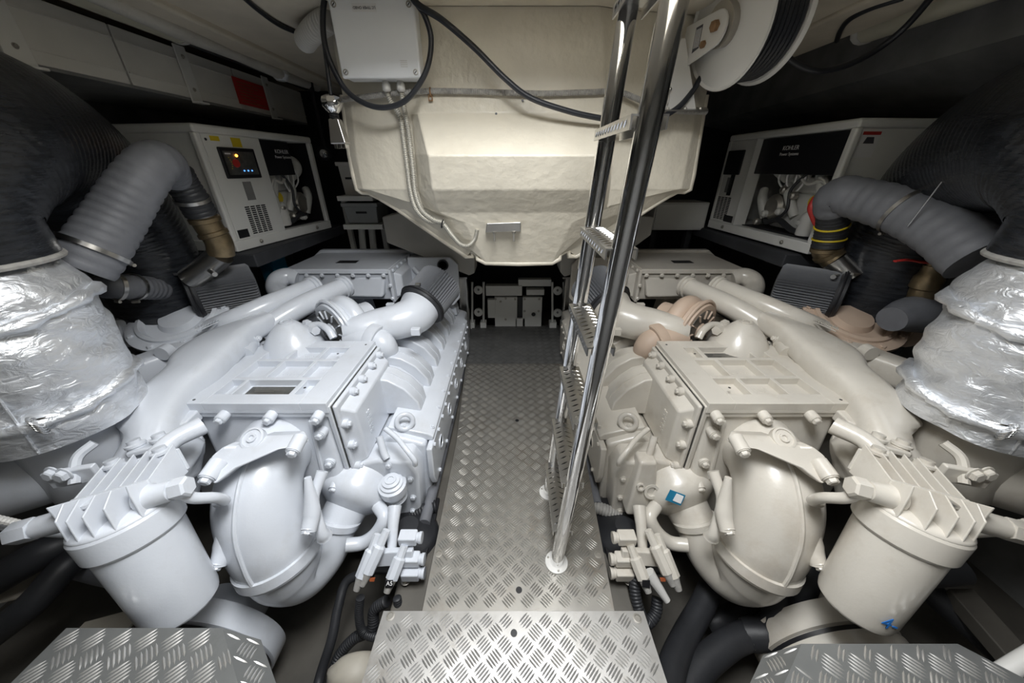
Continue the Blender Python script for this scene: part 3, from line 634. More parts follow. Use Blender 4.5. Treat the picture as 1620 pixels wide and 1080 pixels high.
genset(V((-1.755, 2.17, 1.04)), (.12, .93, 0), (-.93, .12, 0), 1.0, True, 'white enclosed generator with a lit control panel on the left shelf', 1)
genset(V((1.80, 2.06, 1.05)), (-.05, 1.05, 0), (1.05, .05, 0), 1.08, False, 'white enclosed generator with open front on the right shelf', -1)
for s, x in ((-1, -1.60), (1, 1.70)):
    tt = thing('generator_shelf', (s*2.2, 2.7, .90), 'dark shelf beam carrying the %s generator' % ('left' if s < 0 else 'right'), 'shelf')
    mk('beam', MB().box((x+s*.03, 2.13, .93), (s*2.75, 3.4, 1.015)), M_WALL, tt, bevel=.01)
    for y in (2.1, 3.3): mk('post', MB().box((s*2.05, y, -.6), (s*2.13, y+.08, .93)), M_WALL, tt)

# ------------------------------------------------------------------ exhaust risers with foil blankets and black ducts
def wrinkled(c, z0, z1, prof, n=72, rows=34, amp=.016, seed=1, lean=(0, 0)):
    rnd = random.Random(seed); W = [(rnd.uniform(1, 9), rnd.uniform(2, 14), rnd.uniform(0, 6.3), rnd.uniform(.3, 1)) for _ in range(14)]
    R = []
    for i in range(rows+1):
        t = i/rows; z = z0+(z1-z0)*t
        k = t*(len(prof)-1); a = min(int(k), len(prof)-2); r = prof[a]+(prof[a+1]-prof[a])*(k-a)
        ring = []
        for j in range(n):
            th = 2*math.pi*j/n
            d = sum(w_*math.sin(round(f1)*th+f2*t*3+p) for f1, f2, p, w_ in W)/6
            ridge = -abs(math.sin(t*7+.9*math.sin(th*2+seed)+.4*math.sin(th*5)))**14*.9
            rr = r+amp*(d*.6+ridge)
            ring.append(V((c[0]+lean[0]*t+rr*math.cos(th), c[1]+lean[1]*t+rr*math.sin(th), z)))
        R.append(ring)
    return MB().rings(R)
def riser(label, dlabel, seed, dx):
    global MIR
    MIR = dx
    cx, cy = -1.62, .955
    t = thing('exhaust_riser', (cx, cy, .35), label, 'exhaust pipe')
    mk('casting', MB().lathe((cx, cy, .30), (0, 0, 1), [(0, .13), (.05, .15), (.36, .15), (.40, .17), (.45, .18)], n=36), M_WHITE if dx is None else M_CREAM, t)
    b = mk('foil_blanket', wrinkled((cx, cy), .695, 1.24, [.218, .222, .225, .23, .234, .237, .238, .232, .195], seed=seed), M_FOIL, t, ang=75)
    mk('pipe_collar', MB().lathe((cx, cy, 1.16), (0, 0, 1), [(0, .17), (.10, .17), (.12, .18)], n=36), M_RUST, t)
    for z, r in ((1.10, .240), (.80, .226)):
        pts = []
        for k in range(41):
            a = 2*math.pi*k/40; pts.append((cx+r*math.cos(a), cy+r*math.sin(a), z+.022*math.sin(a*1+seed)+.01*math.sin(3*a)))
        s = mk('strap', MB().tube(pts, [.013+.006*((k*7) % 3) for k in range(41)], n=8, res=1), M_FOIL, t, ang=60)
        for a in (-.75, -1.45):
            p = V((cx+(r+.018)*math.cos(a), cy+(r+.018)*math.sin(a), z+.022*math.sin(a+seed)))
            d = V((math.cos(a), math.sin(a), 0)); w_ = MB()
            for k in range(4): w_.torus(p+V((0, 0, -.012+.008*k))+d*.004, V((-d.y, d.x, .5)), .022, .003, n=18, m=6)
            w_.tube([p+V((0, 0, .02)), p+d*.02+V((.03, 0, .035)), p+d*.01+V((.06, .02, .03))], .003, n=6)
            mk('wire_tie', w_, M_WIRE, s)
    sm = MB()                                            # lengthwise seams of the blanket
    for a in (-.95, -1.9):
        sm.tube([(cx+(.222+.0025*i)*math.cos(a+.15*i/7), cy+(.222+.0025*i)*math.sin(a+.15*i/7), .70+.065*i) for i in range(8)], .0045, n=8, res=3)
    mk('seam', sm, M_FOIL, t)
    d = thing('black_duct', (cx, cy, 1.25), dlabel, 'duct')
    path = [(-1.62, .955, 1.25), (-1.62, .96, 1.42), (-1.67, 1.13, 1.585), (-1.82, 1.42, 1.60), (-1.95, 1.68, 1.46), (-2.02, 1.83, 1.22), (-2.03, 1.86, .95), (-2.03, 1.86, .55)]
    mk('duct_wrap', MB().tube(path, [.215, .225, .255, .26, .25, .235, .225, .22], n=44, res=12, ridge=(.03, .0016)), M_DUCT, d, ang=60)
    mk('end_hem', MB().torus((cx, cy, 1.253), (0, 0, 1), .214, .010, n=48, m=8), M_TAPE, d)
    MIR = None
riser('foil wrapped exhaust riser at the left edge', 'large black wrapped duct curving over the left foil riser', 1, None)
riser('foil wrapped exhaust riser at the right edge', 'large black wrapped duct curving over the right foil riser', 5, .08)

def hose(name, pts, r, m, label, cat='hose', ridge=None, clamps=(), parts=(), n=22):
    t = thing(name, pts[0], label, cat)
    mk('hose_wall', MB().tube(pts, r, n=n, res=8, ridge=ridge), m, t, ang=60)
    for p, d, rr in clamps:
        c = mk('hose_clamp', MB().lathe(V(p)-V(d).normalized()*.008, d, [(0, rr), (0, rr+.004), (.016, rr+.004), (.016, rr)], n=28, cap=False), M_STEEL, t)
        u, v = perp(V(d)); mk('clamp_screw', MB().cyl(V(p)+v*(rr+.01)-u*.015, V(p)+v*(rr+.01)+u*.015, .007, n=8), M_ZINC, c)
    return t
# left grey bellows hose and the bronze exhaust elbow behind it
gp = [PY(128, 425, 1.22), PY(150, 395, 1.27), PY(183, 345, 1.36), PY(218, 290, 1.45), PY(245, 258, 1.53), PY(262, 258, 1.62), PY(275, 280, 1.70)]
hose('grey_hose', gp, [.090, .092, .088, .082, .077, .071, .062], M_HOSEP, 'grey ribbed hose arching beside the left black duct', ridge=(.034, .004), clamps=[(gp[1], gp[2]-gp[0], .097)])
bp_ = [PY(276, 268, 1.72), PY(288, 290, 1.74), PY(305, 315, 1.76), PY(318, 338, 1.78)]
hose('black_hose', bp_, .066, M_RUB, 'black ribbed hose below the grey arch on the left', ridge=(.02, .004), clamps=[(bp_[2], bp_[3]-bp_[2], .07)])
def bronze(pts, r, label, stub):
    t = thing('exhaust_elbow', pts[-1], label, 'pipe elbow')
    mk('bronze_pipe', MB().tube(pts[:4], r, n=22, res=6), M_BRONZE, t, ang=60)
    for k in (0, 1): d = pts[k+1]-pts[k]; mk('ring', MB().lathe(pts[k]+d*.3, d, [(0, r*1.02), (.004, r*1.13), (.022, r*1.13), (.026, r*1.02)], n=26), M_BRONZE, t)
    mk('steel_pipe', MB().tube(pts[3:], r*.96, n=22, res=4), M_STEEL, t, ang=60)
    mk('stub', MB().cyl(stub[0], stub[1], .012, n=12), M_STEEL, t)
    return t
e = [PY(318, 336, 1.78), PY(330, 358, 1.79), PY(346, 382, 1.80), PY(350, 402, 1.80), PY(330, 420, 1.79), PY(300, 442, 1.76)]
bronze(e, .060, 'bronze and steel exhaust elbow beside the left generator', (PY(332, 428, 1.75), PY(340, 434, 1.70)))
# sleeve pipe behind the left foil riser
sp = [PZ(165, 452, 1.0), PZ(185, 453, 1.0), PZ(210, 454, .98), PZ(240, 456, .94), PZ(275, 460, .88), PZ(300, 462, .84)]
hose('grey_sleeve_hose', sp, .058, M_HOSEP, 'short grey sleeve hose with clamps behind the left foil riser', ridge=(.03, .004), clamps=[(sp[1], sp[2]-sp[1], .062), (sp[2], sp[3]-sp[2], .062)])
# right grey hose, black hose with yellow bands, elbow
gr = [PY(1318, 335, 1.90), PY(1318, 318, 1.89), PY(1330, 308, 1.86), PY(1365, 316, 1.78), PY(1430, 335, 1.62), PY(1495, 368, 1.46), PY(1550, 410, 1.32)]
hose('grey_hose', gr, [.075, .082, .088, .092, .096, .10, .105], M_HOSEP, 'grey ribbed hose running along the right black duct', ridge=(.05, .004), clamps=[(gr[4], gr[5]-gr[4], .10)])
br = [PY(1318, 330, 1.90), PY(1317, 350, 1.91), PY(1313, 372, 1.92), PY(1308, 390, 1.92)]
h_ = hose('black_hose', br, .07, M_RUB, 'black hose with yellow bands below the right grey hose', ridge=(.02, .003))
for k in (1, 2): mk('yellow_band', MB().torus(br[k].lerp(br[k+1], .3), br[k+1]-br[k], .072, .005, n=30, m=8), M_YEL, h_)
e = [PY(1308, 388, 1.92), PY(1306, 396, 1.92), PY(1312, 404, 1.91), PY(1320, 411, 1.89), PY(1332, 424, 1.86), PY(1346, 440, 1.82)]
bronze(e, .062, 'steel exhaust elbow below the banded hose on the right', (PY(1325, 436, 1.80), PY(1318, 438, 1.76)))
cable('wire_brace', [PY(1572, 180, 1.42), PY(1500, 275, 1.45), PY(1436, 358, 1.50)], .003, M_WIRE, 'thin bright wire holding up the right grey hose', 'wire')
# red levers on the right
def lever(p, d, hl, label, stem):
    t = thing('valve_lever', stem, label, 'valve')
    mk('handle', MB().tube(hl, [.016, .014, .012, .010], n=10, sq=.5), M_RED, t)
    mk('stem', MB().cyl(stem, p, .018, n=14), M_BRONZE, t)
    mk('valve_body', MB().lathe(stem, d, [(-.06, .045), (-.02, .045), (0, .055), (.05, .055), (.06, .04)], n=18), M_BRONZE, t)
    return t
lv = lever(PY(1475, 415, 1.60), (0, 0, -1), [PY(1476, 415, 1.6), PY(1458, 414, 1.6), PY(1436, 411, 1.6), PY(1416, 413, 1.6)], 'bronze valve with a red lever below the right grey hose', PY(1470, 440, 1.60))
mk('valve_pipe', MB().tube([PY(1468, 445, 1.6), PY(1457, 470, 1.6), PY(1455, 492, 1.6)], .05, n=18), M_BRONZE, lv)
mk('lower_coupling', MB().tube([PY(1410, 505, 1.52), PY(1440, 497, 1.56), PY(1478, 502, 1.58)], [.06, .09, .085], n=20), M_HOSE, lv)
t = thing('red_handle', PY(1285, 355, 2.0), 'red lever at the corner of the right generator', 'lever')
mk('handle', MB().tube([PY(1290, 312, 2.0), PY(1284, 328, 1.99), PY(1289, 345, 1.97), PY(1294, 358, 1.96)], [.014, .02, .02, .016], n=10), M_RED, t)
mk('knuckle', MB().lathe(PY(1294, 356, 1.96), (0, -1, 0), [(-.02, .02), (.02, .02)], n=8), M_STEEL, t)

# ------------------------------------------------------------------ background between generators and tub
def crate(x0, y0, x1, y1, Y, d, m, label, lid=False):
    a, b = PY(x0, y0, Y), PY(x1, y1, Y); t = thing('storage_crate', ((a.x+b.x)/2, Y+d/2, b.z), label, 'crate')
    mk('bin', MB().hexa([(a.x+.012, Y+.01, b.z), (b.x-.012, Y+.01, b.z), (b.x-.012, Y+d, b.z), (a.x+.012, Y+d, b.z)], [(a.x, Y, a.z), (b.x, Y, a.z), (b.x, Y+d, a.z), (a.x, Y+d, a.z)]), m, t, bevel=.01)
    mk('rim', MB().box((a.x-.012, Y-.012, a.z-.03), (b.x+.012, Y+d, a.z)), m, t, bevel=.006)
    mk('handle_recess', MB().box(((a.x+b.x)/2-.04, Y-.001, (a.z+b.z)/2), ((a.x+b.x)/2+.05, Y+.006, (a.z+b.z)/2+.016)), M_BLACK, t)
    return t
crate(532, 256, 575, 310, 3.15, .3, M_BOXD, 'upper white crate on the shelf behind the tub')
crate(541, 321, 600, 354, 3.0, .3, M_CLEAR, 'cloudy clear crate on the lower shelf behind the tub')
t = thing('storage_shelf', (-1.35, 3.15, .9), 'pale two tier shelf between the left generator and the tub', 'shelf')
for (x0, y, x1, Y) in ((532, 310, 590, 3.0), (542, 355, 606, 2.98)):
    a, b = PY(x0, y, Y), PY(x1, y+8, Y); mk('shelf_board', MB().box((a.x, Y, b.z), (b.x, Y+.4, a.z)), M_GEN, t, bevel=.004)
for px in (545, 600):
    a = PY(px, 318, 3.36); mk('shelf_post', MB().box((a.x-.02, 3.33, -.6), (a.x+.02, 3.37, a.z)), M_GEN, t)
cable('pipe', [PY(572, 362, 3.2), PY(575, 400, 3.2)], .03, M_GEN, 'left one of two pale pipes under the shelf', 'pipe', group='pipes under the shelf')
cable('pipe', [PY(588, 362, 3.2), PY(592, 400, 3.2)], .03, M_GEN, 'right one of two pale pipes under the shelf', 'pipe', group='pipes under the shelf')
w1 = thing('work_light', PY(512, 243, 3.2), 'small bright lamp lens beside the left generator', 'lamp')
mk('lamp_body', MB().lathe(PY(512, 243, 3.2), (0, 1, 0), [(0, .05), (.05, .045), (.07, .02)], n=18), M_BLACK, w1)
q_ = PY(512, 243, 3.2); mk('lamp_bracket', MB().box((q_.x-.012, 3.24, q_.z), (q_.x+.012, 3.26, CEIL)), M_BLACK, w1)
mk('lens', MB().lathe(PY(512, 243, 3.2), (0, -1, 0), [(0, .035), (.008, .03), (.014, .0)], n=16), M_CHROME, w1)
b = thing('blue_box', PY(425, 445, 2.55), 'small blue metal box behind the left engine', 'box')
a, c_ = PY(404, 404, 2.5), PY(441, 446, 2.5)
mk('case', MB().box((a.x, 2.5, c_.z), (c_.x, 2.66, a.z)), M_BLUE, b, bevel=.006); mk('lid_ridge', MB().box((a.x+.02, 2.494, c_.z+.03), (c_.x-.02, 2.5, a.z-.04)), M_BLUE, b)
a, c_ = PY(1038, 320, 3.2), PY(1113, 364, 3.2)
wb = thing('white_cabinet', ((a.x+c_.x)/2, 3.3, c_.z), 'plain white cabinet behind the tub on the right', 'cabinet')
mk('cabinet_body', MB().box((a.x, 3.2, c_.z), (c_.x, 3.5, a.z)), M_GEN, wb, bevel=.008); mk('door', MB().box((a.x+.012, 3.19, c_.z+.012), (c_.x-.012, 3.2, a.z-.012)), M_GEN, wb, bevel=.004)
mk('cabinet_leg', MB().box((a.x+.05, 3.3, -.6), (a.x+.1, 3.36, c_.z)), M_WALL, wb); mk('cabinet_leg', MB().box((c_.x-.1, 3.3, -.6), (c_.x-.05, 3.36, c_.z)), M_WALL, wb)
# machinery at the far bulkhead
Yb = 3.32
g = thing('hydraulic_unit', PY(820, 520, Yb), 'grey hydraulic unit of flat panels on the far bulkhead', 'machine')
def BB(x0, y0, x1, y1, d0, d1): a, b = PY(x0, y0, Yb-d0), PY(x1, y1, Yb-d0); return MB().box((a.x, Yb-d0, b.z), (b.x, Yb+d1, a.z))
fp = mk('front_plate', BB(782, 470, 818, 520, .05, 0), M_GEN, g, bevel=.005)
mk('side_plate', BB(771, 474, 784, 503, .06, 0), M_GEN, g, bevel=.005)
rp = mk('right_plate', BB(827, 470, 856, 520, .05, 0), M_GEN, g, bevel=.005)
mk('lower_plate', BB(816, 504, 830, 520, .05, 0), M_GEN, g)
mk('dark_slot', BB(818, 470, 827, 503, .02, 0), M_BLACK, g)
mk('upper_beam', BB(768, 452, 826, 468, .08, 0), M_GEN, g, bevel=.006)
mk('valve_block', BB(833, 458, 861, 467, .09, 0), M_GEN, g, bevel=.006)
mk('top_beam', BB(820, 442, 872, 453, .07, 0), M_GEN, g, bevel=.006)
mk('round_hole', MB().lathe(PY(844, 497, Yb-.052), (0, -1, 0), [(0, .022), (.002, .022)], n=18), M_BLACK, rp)
for x, y in ((784, 473), (800, 472), (815, 473), (792, 477), (800, 505), (830, 473), (853, 473), (830, 492), (852, 492)): bolt(g, PY(x, y, Yb-.052), (0, -1, 0), .010, M_ZINC)
for x in (747, 765, 874, 892):
    pp = thing('riser_pipe', PY(x, 520, Yb-.05), {747: 'outermost left', 765: 'inner left', 874: 'inner right', 892: 'outermost right'}[x]+' upright pipe beside the hydraulic unit', 'pipe', 'upright pipes at the far bulkhead')
    mk('pipe', MB().cyl(PY(x, 446, Yb-.05), PY(x, 512, Yb-.05), .012, n=12), M_GEN, pp); a, c_ = PY(x-5, 508, Yb-.05), PY(x+5, 524, Yb-.05)
    mk('pipe_foot', MB().box((a.x, Yb-.09, c_.z), (c_.x, Yb, a.z)), M_GEN, pp, bevel=.004)
for i, (x, y) in enumerate(((757, 458), (757, 493), (882, 459), (882, 494))):
    gg = thing('round_valve', PY(x, y, Yb-.06), ('upper left', 'lower left', 'upper right', 'lower right')[i]+' round handwheel at the far bulkhead', 'valve', 'round valves at the far bulkhead')
    mk('wheel', MB().lathe(PY(x, y, Yb-.06), (0, -1, 0), [(-.04, .03), (0, .045), (.02, .045), (.024, .03)], n=20), M_GEN, gg); mk('hub', MB().lathe(PY(x, y, Yb-.085), (0, -1, 0), [(0, .012), (.01, .01)], n=12), M_HULL, gg)
for s, a, b in ((-1, (731, 440), (738, 545)), (1, (902, 440), (893, 545))):
    pp = thing('upright_post', PY(b[0], b[1], 3.0), 'grey steel post %s of the walkway end' % ('left' if s < 0 else 'right'), 'post')
    q = PY(a[0], a[1], 3.0); r_ = PY(b[0], b[1], 3.0); x = (q.x+r_.x)/2
    mk('channel', MB().box((x-.04, 3.0, -.3), (x-.028, 3.08, q.z)).box((x+.028, 3.0, -.3), (x+.04, 3.08, q.z)).box((x-.04, 3.07, -.3), (x+.04, 3.08, q.z)), M_STEEL, pp)
    mk('cap', MB().box((x-.07, 2.98, q.z), (x+.05, 3.1, q.z+.015)), M_STEEL, pp)

# ------------------------------------------------------------------ the two main engines (starboard one is the port one mirrored)
def engine(dx):
    global MIR
    MIR = dx; L = dx is None
    P = M_WHITE if L else M_CREAM; T = M_WHITE if L else M_TAN
    t = thing('marine_engine', (-1.07, 2.0, -.5), 'white painted marine diesel engine left of the walkway' if L else 'cream painted marine diesel engine with tan turbochargers right of the walkway', 'engine', 'main engines either side of the walkway')
    B = lambda p, d, r, m=P: bolt(p, p_, d, r, m)
    # --- crankcase
    sec = [(-.43, -.12), (-.43, .28), (-.60, .34), (-.78, .20), (-1.36, .20), (-1.54, .34), (-1.70, .28), (-1.70, -.12), (-1.38, -.45), (-.78, -.45)]
    mk('crankcase', MB().prism([(x, 1.24, z) for x, z in sec], (0, 1.75, 0)), P, t, bevel=.02)
    # --- side cover with bolts and plugs
    sc = mk('crankcase_side_cover', MB().prism([(-.425, y, z) for y, z in ((1.23, .02), (1.20, .10), (1.22, .27), (2.72, .27), (2.74, .10), (2.70, .02))], (.03, 0, 0)), P, t, bevel=.008)
    for k in range(14):
        y = 1.27+k*.108
        bolt(sc, (-.396, y, .255), (1, 0, 0), .011, P)
        if k % 2 == 0: bolt(sc, (-.396, y+.03, .04), (1, 0, 0), .011, P)
    for k in range(5): mk('core_plug', MB().lathe((-.396, 1.40+k*.28, .15), (1, 0, 0), [(0, .04), (.006, .04), (.006, .031), (.001, .03)], n=22), P, sc)
    # --- sloping manifold ledge between heads and side cover
    lg = mk('manifold_ledge', MB().prism([(x, 1.28, z) for x, z in ((-.40, .27), (-.395, .295), (-.42, .312), (-.50, .335), (-.62, .36), (-.60, .26))], (0, 1.45, 0)), P, t, bevel=.008)
    for k in range(9): bolt(lg, (-.412, 1.34+k*.16, .308), (.3, 0, 1), .010, P)
    # --- cylinder heads / rocker covers
    for k in range(7):
        y = 1.435+k*.225
        prof = [(-.88, .30), (-.86, .44), (-.80, .52), (-.72, .545), (-.64, .53), (-.56, .475), (-.50, .39), (-.49, .32)]
        prof2 = [(-.86, .30), (-.84, .41), (-.79, .475), (-.72, .495), (-.65, .475), (-.585, .42), (-.53, .35), (-.52, .31)]
        rc = mk('rocker_cover', MB().prism([(x, y, z) for x, z in prof], (0, .135, 0)), P, t, bevel=.010)
        mk('cover_neck', MB().prism([(x, y+.135, z) for x, z in prof2], (0, .09, 0)), P, rc, bevel=.006)
        mk('cover_seam', MB().prism([(x+.002, y+.066, z+.002) for x, z in prof[2:]], (0, .003, 0)), P, rc)
        if not L and k == 0:
            mk('sticker', MB().prism([(-.578, y+.03, .464), (-.578, y+.10, .464), (-.547, y+.10, .40), (-.547, y+.03, .40)], (.003, 0, .0015)), M_PLATE, rc, label='small dark data sticker')
        pr3 = [(-1.08-(-.72-x)*-1-.70+.0, z) for x, z in prof]
        oc = mk('rocker_cover', MB().prism([(-2.14-x, y, z) for x, z in prof], (0, .135, 0)), P, t, bevel=.010)
    # --- charge air housing, front
    hs = mk('charge_air_housing', MB().hexa([(-1.30, 1.05, .22), (-.775, 1.06, .22), (-.775, 1.60, .22), (-1.30, 1.60, .22)], [(-1.355, 1.125, .615), (-.765, 1.115, .615), (-.765, 1.63, .615), (-1.355, 1.63, .615)]), P, t, bevel=.035, seg=4)
    lip = mk('housing_lip', MB().box((-1.37, 1.095, .575), (-.758, 1.64, .618)), P, t, bevel=.006)
    ztop, zlo = .652, .616
    rows = [(1.155, 1.262, [(-1.262, -1.20), (-1.185, -.945), (-.922, -.865)]), (1.285, 1.428, [(-1.262, -1.140), (-1.122, -.982), (-.962, -.865)]), (1.450, 1.570, [(-1.262, -1.145), (-1.127, -.990), (-.970, -.865)])]
    if not L: rows = [(2.725-b, 2.725-a, c) for a, b, c in rows]
    cv = MB().box((-1.375, 1.09, .600), (-.755, 1.645, zlo))
    cv.box((-1.375, 1.09, zlo-.002), (-1.262, 1.645, ztop)); cv.box((-.865, 1.09, zlo-.002), (-.755, 1.645, ztop))
    edges = sorted([1.09, 1.645]+[v for r in rows for v in r[:2]])
    for a, b in ((edges[0], edges[1]), (edges[2], edges[3]), (edges[4], edges[5]), (edges[6], edges[7])): cv.box((-1.263, a, zlo-.002), (-.864, b, ztop-.0003))
    for a, b, cs in rows:
        for (c0, c1) in zip(cs[:-1], cs[1:]): cv.box((c0[1], a-.001, zlo-.002), (c1[0], b+.001, ztop-.0006))
    cover = mk('ribbed_cover', cv, P, t, bevel=.003, seg=2)
    wide = [r for r in rows if r[2][1][1]-r[2][1][0] > .2][0]
    np_ = mk('nameplate', MB().box((wide[2][1][0]+.012, wide[0]+.008, zlo), (wide[2][1][1]-.012, wide[1]-.008, zlo+.003)), M_PLATE, cover, label='dark engraved metal nameplate')
    rr = random.Random(3)
    for k in range(6):
        yy = wide[1]-.022-k*.013; x = -1.16+rr.random()*.03
        mk('engraved_line', MB().box((x, yy, zlo+.003), (x+.08+rr.random()*.09, yy+.003, zlo+.0036)), M_ZINC, np_)
    md_ = sorted(rows)[1]; bk = sorted(rows)[2 if L else 0]
    for (a, b, n_) in ((-1.09, bk[1]-.04, 9), (-1.08, bk[1]-.058, 4), (-1.10, md_[1]-.075, 12)):
        for k in range(n_):
            if rr.random() < .85: mk('cast_character', MB().box((a+k*.0105, b, zlo), (a+k*.0105+.006, b+.010, zlo+.003)), P, cover)
    if not L:
        mk('yellowed_sticker', MB().box((-.958, md_[0]+.01, zlo), (-.875, md_[1]-.01, zlo+.001)), M_LENS, cover); mk('yellowed_sticker', MB().box((-1.11, md_[0]+.01, zlo), (-.99, md_[1]-.01, zlo+.001)), M_LENS, cover)
    for x, y in ((-1.345, 1.13), (-1.31, 1.115), (-.79, 1.60), (-.90, 1.20), (-.895, 1.50), (-1.345, 1.60)):
        mk('screw_hole', MB().lathe((x, y, ztop), (0, 0, 1), [(0, .006), (.0006, .005)], n=12), M_BLACK, cover)
    for x in (-1.372, -1.185, -.99, -.795):               # bosses and bolts along the front edge
        mk('boss', MB().cyl((x, 1.12, .600), (x, 1.058, .592), .022, n=20), P, lip); bolt(lip, (x, 1.058, .592), (0, -1, -.1), .0165, P)
    for k, y in enumerate((1.20, 1.33, 1.46, 1.59)):      # left edge bosses
        mk('boss', MB().cyl((-1.36, y, .60), (-1.40, y, .597), .020, n=18), P, lip); bolt(lip, (-1.40, y, .597), (-1, 0, 0), .014, P)
    mk('corner_lug', MB().prism([(-1.34, 1.10, .618), (-1.29, 1.10, .618), (-1.285, 1.03, .612), (-1.30, 1.012, .61), (-1.335, 1.012, .61), (-1.35, 1.03, .612)], (0, 0, -.05)), P, hs, bevel=.008)
    # --- side pan of the housing
    fl = mk('pan_flange', MB().box((-.770, 1.095, .235), (-.748, 1.635, .632)), P, t, bevel=.006)
    gk = mk('gasket', MB().box((-.748, 1.10, .24), (-.7455, 1.63, .628)), M_PLATE, t)
    pan = mk('pan_cover', MB().box((-.7455, 1.10, .24), (-.725, 1.63, .628)).hexa([(-.735, 1.118, .262), (-.676, 1.150, .285), (-.676, 1.585, .285), (-.735, 1.615, .262)], [(-.735, 1.118, .606), (-.676, 1.150, .560), (-.676, 1.585, .560), (-.735, 1.615, .606)]), P, t, bevel=.018, seg=4)
    for y, z in ((1.12, .52), (1.12, .40), (1.12, .27), (1.24, .605), (1.34, .605), (1.46, .605), (1.57, .605), (1.60, .50), (1.60, .36), (1.24, .262), (1.38, .262), (1.52, .262)):
        p_ = V((-.70, y, z)); mk('boss', MB().cyl((-.742, y, z), (-.705, y, z), .019, n=16), P, pan); bolt(pan, (-.705, y, z), (1, 0, 0), .0125, P)
    for i in range(2):
        for k in range(5): mk('cast_character', MB().box((-.677, 1.225+i*.018, .475-k*.026), (-.672, 1.237+i*.018, .475-k*.026+.018)), P, pan)
    for z in (.50, .335): 
        mk('boss', MB().cyl((-.81, 1.11, z), (-.81, 1.068, z), .024, n=18), P, hs); bolt(hs, (-.81, 1.068, z), (0, -1, 0), .016, P)
    mk('boss', MB().cyl((-.80, 1.09, .245), (-.80, 1.03, .225), .020, n=18), P, hs); bolt(hs, (-.80, 1.03, .225), (0, -1, -.3), .0165, P)
    mk('rib', MB().hexa([(-.865, 1.06, .24), (-.845, 1.06, .24), (-.845, 1.12, .24), (-.865, 1.12, .24)], [(-.855, 1.09, .56), (-.84, 1.09, .56), (-.84, 1.12, .56), (-.855, 1.12, .56)]), P, hs, bevel=.006)
    # --- front elbow
    ep = [(-1.03, 1.14, .41), (-1.02, 1.03, .415), (-1.01, .945, .385), (-.995, .875, .31), (-.975, .838, .20), (-.958, .825, .115)]
    el = mk('air_elbow', MB().tube(ep, [.150, .146, .146, .148, .150, .149], n=40, res=8), P, t, ang=60)
    d = V(ep[5])-V(ep[4])
    mk('elbow_band', MB().lathe(V(ep[5])-d.normalized()*.01, d, [(0, .147), (.004, .158), (.045, .160), (.050, .154), (.056, .154), (.058, .149)], n=44), P, el, ang=30)
    mk('seam_rib', MB().tube([V(p)+o for p, o in zip(ep[1:], [V((.03, -.03, .145)), V((.025, -.09, .115)), V((.02, -.138, .056)), V((.015, -.149, .018)), V((.01, -.149, .01))])], .0085, n=8, res=6), P, el)
    # mounting ears of the elbow
    ears = MB()
    ears.prism([PS(318, 752, 1.15), PS(338, 768, 1.13), PS(372, 742, 1.16), PS(440, 712, 1.22), PS(478, 706, 1.24), PS(470, 688, 1.27), PS(420, 690, 1.28), PS(372, 706, 1.24), PS(352, 706, 1.22), PS(332, 722, 1.19)], (0, .05, -.02))
    mk('mounting_ears', ears, P, el, bevel=.010, seg=3)
    for px, py, s, r in ((327, 757, 1.13, .019), (463, 715, 1.22, .0175)):
        p_ = PS(px, py, s); mk('boss', MB().cyl(p_+V((0, .06, .015)), p_, r*1.45, n=18), P, el); bolt(el, p_, (0, -1, -.25), r, P)
    for px, py, s, ox in ((343, 893, 1.19, -1), (487, 838, 1.24, 1)):
        p_ = PS(px, py, s); mk('boss', MB().tube([p_+V((0, .0, -.01)), p_+V((0, .05, .04)), p_+V((-.01*ox, .10, .16))], [.026, .030, .012], n=16), P, el); bolt(el, p_, (0, -1, -.4), .0185, P)
    mk('plug', MB().lathe(PS(399, 693, 1.265), (0, -.6, 1), [(-.02, .042), (.004, .042), (.006, .034), (.001, .033), (.001, .018), (.008, .017), (.008, .010), (.002, .009)], n=26), P, el)
    lp = [(-.955, .823, .085), (-.948, .825, .00), (-.92, .845, -.060), (-.875, .90, -.065), (-.835, .96, -.025), (-.812, 1.005, .035)]
    le = mk('lower_elbow', MB().tube(lp, [.146, .139, .124, .106, .092, .084], n=36, res=8), P, t, ang=60)
    d = V(lp[5])-V(lp[4])
    mk('collar', MB().lathe(V(lp[5])-d.normalized()*.02, d, [(0, .086), (.006, .098), (.034, .101), (.040, .092)], n=36), P, le, ang=30)
    # --- water pump behind the elbow
    pc, pa = V((-.765, 1.13, .095)), V((-.05, -.135, -.075))
    pump = mk('coolant_pump', MB().lathe(pc, pa, [(-.10, .16), (-.03, .178), (0, .184), (.03, .176), (.055, .152), (.075, .118), (.088, .098), (.17, .09)], n=44), P, t, ang=40)
    mk('pump_strut', MB().tube([PS(510, 745, 1.33), PS(497, 790, 1.30), PS(508, 838, 1.30), PS(513, 848, 1.32)], [.022, .018, .020, .030], n=12), P, pump)
    mk('bypass_pipe', MB().tube([PS(548, 862, 1.50), PS(575, 858, 1.52), PS(596, 842, 1.52), PS(608, 818, 1.52), PS(598, 800, 1.56)], .030, n=16), P, pump)
    if not L:
        u = V((.75, -.15, .35)).normalized(); n_ = V((.15, -.85, .3))
        q = PS(1620-1070-2, 785, 1.40)+V((0, 0, 0))
        F_ = [PS(x, y, 1.468) for x, y in ((576, 774), (552, 783), (560, 799), (584, 790))]
        mk('sticker', MB().prism(F_, (0, -.003, .001)), M_BLUE, pump, label='blue and white sticker')
        F_ = [PS(x, y, 1.463) for x, y in ((566, 780), (555, 784.5), (560, 796), (572, 791))]
        mk('sticker_print', MB().prism(F_, (0, -.003, .001)), M_TXT, pump)
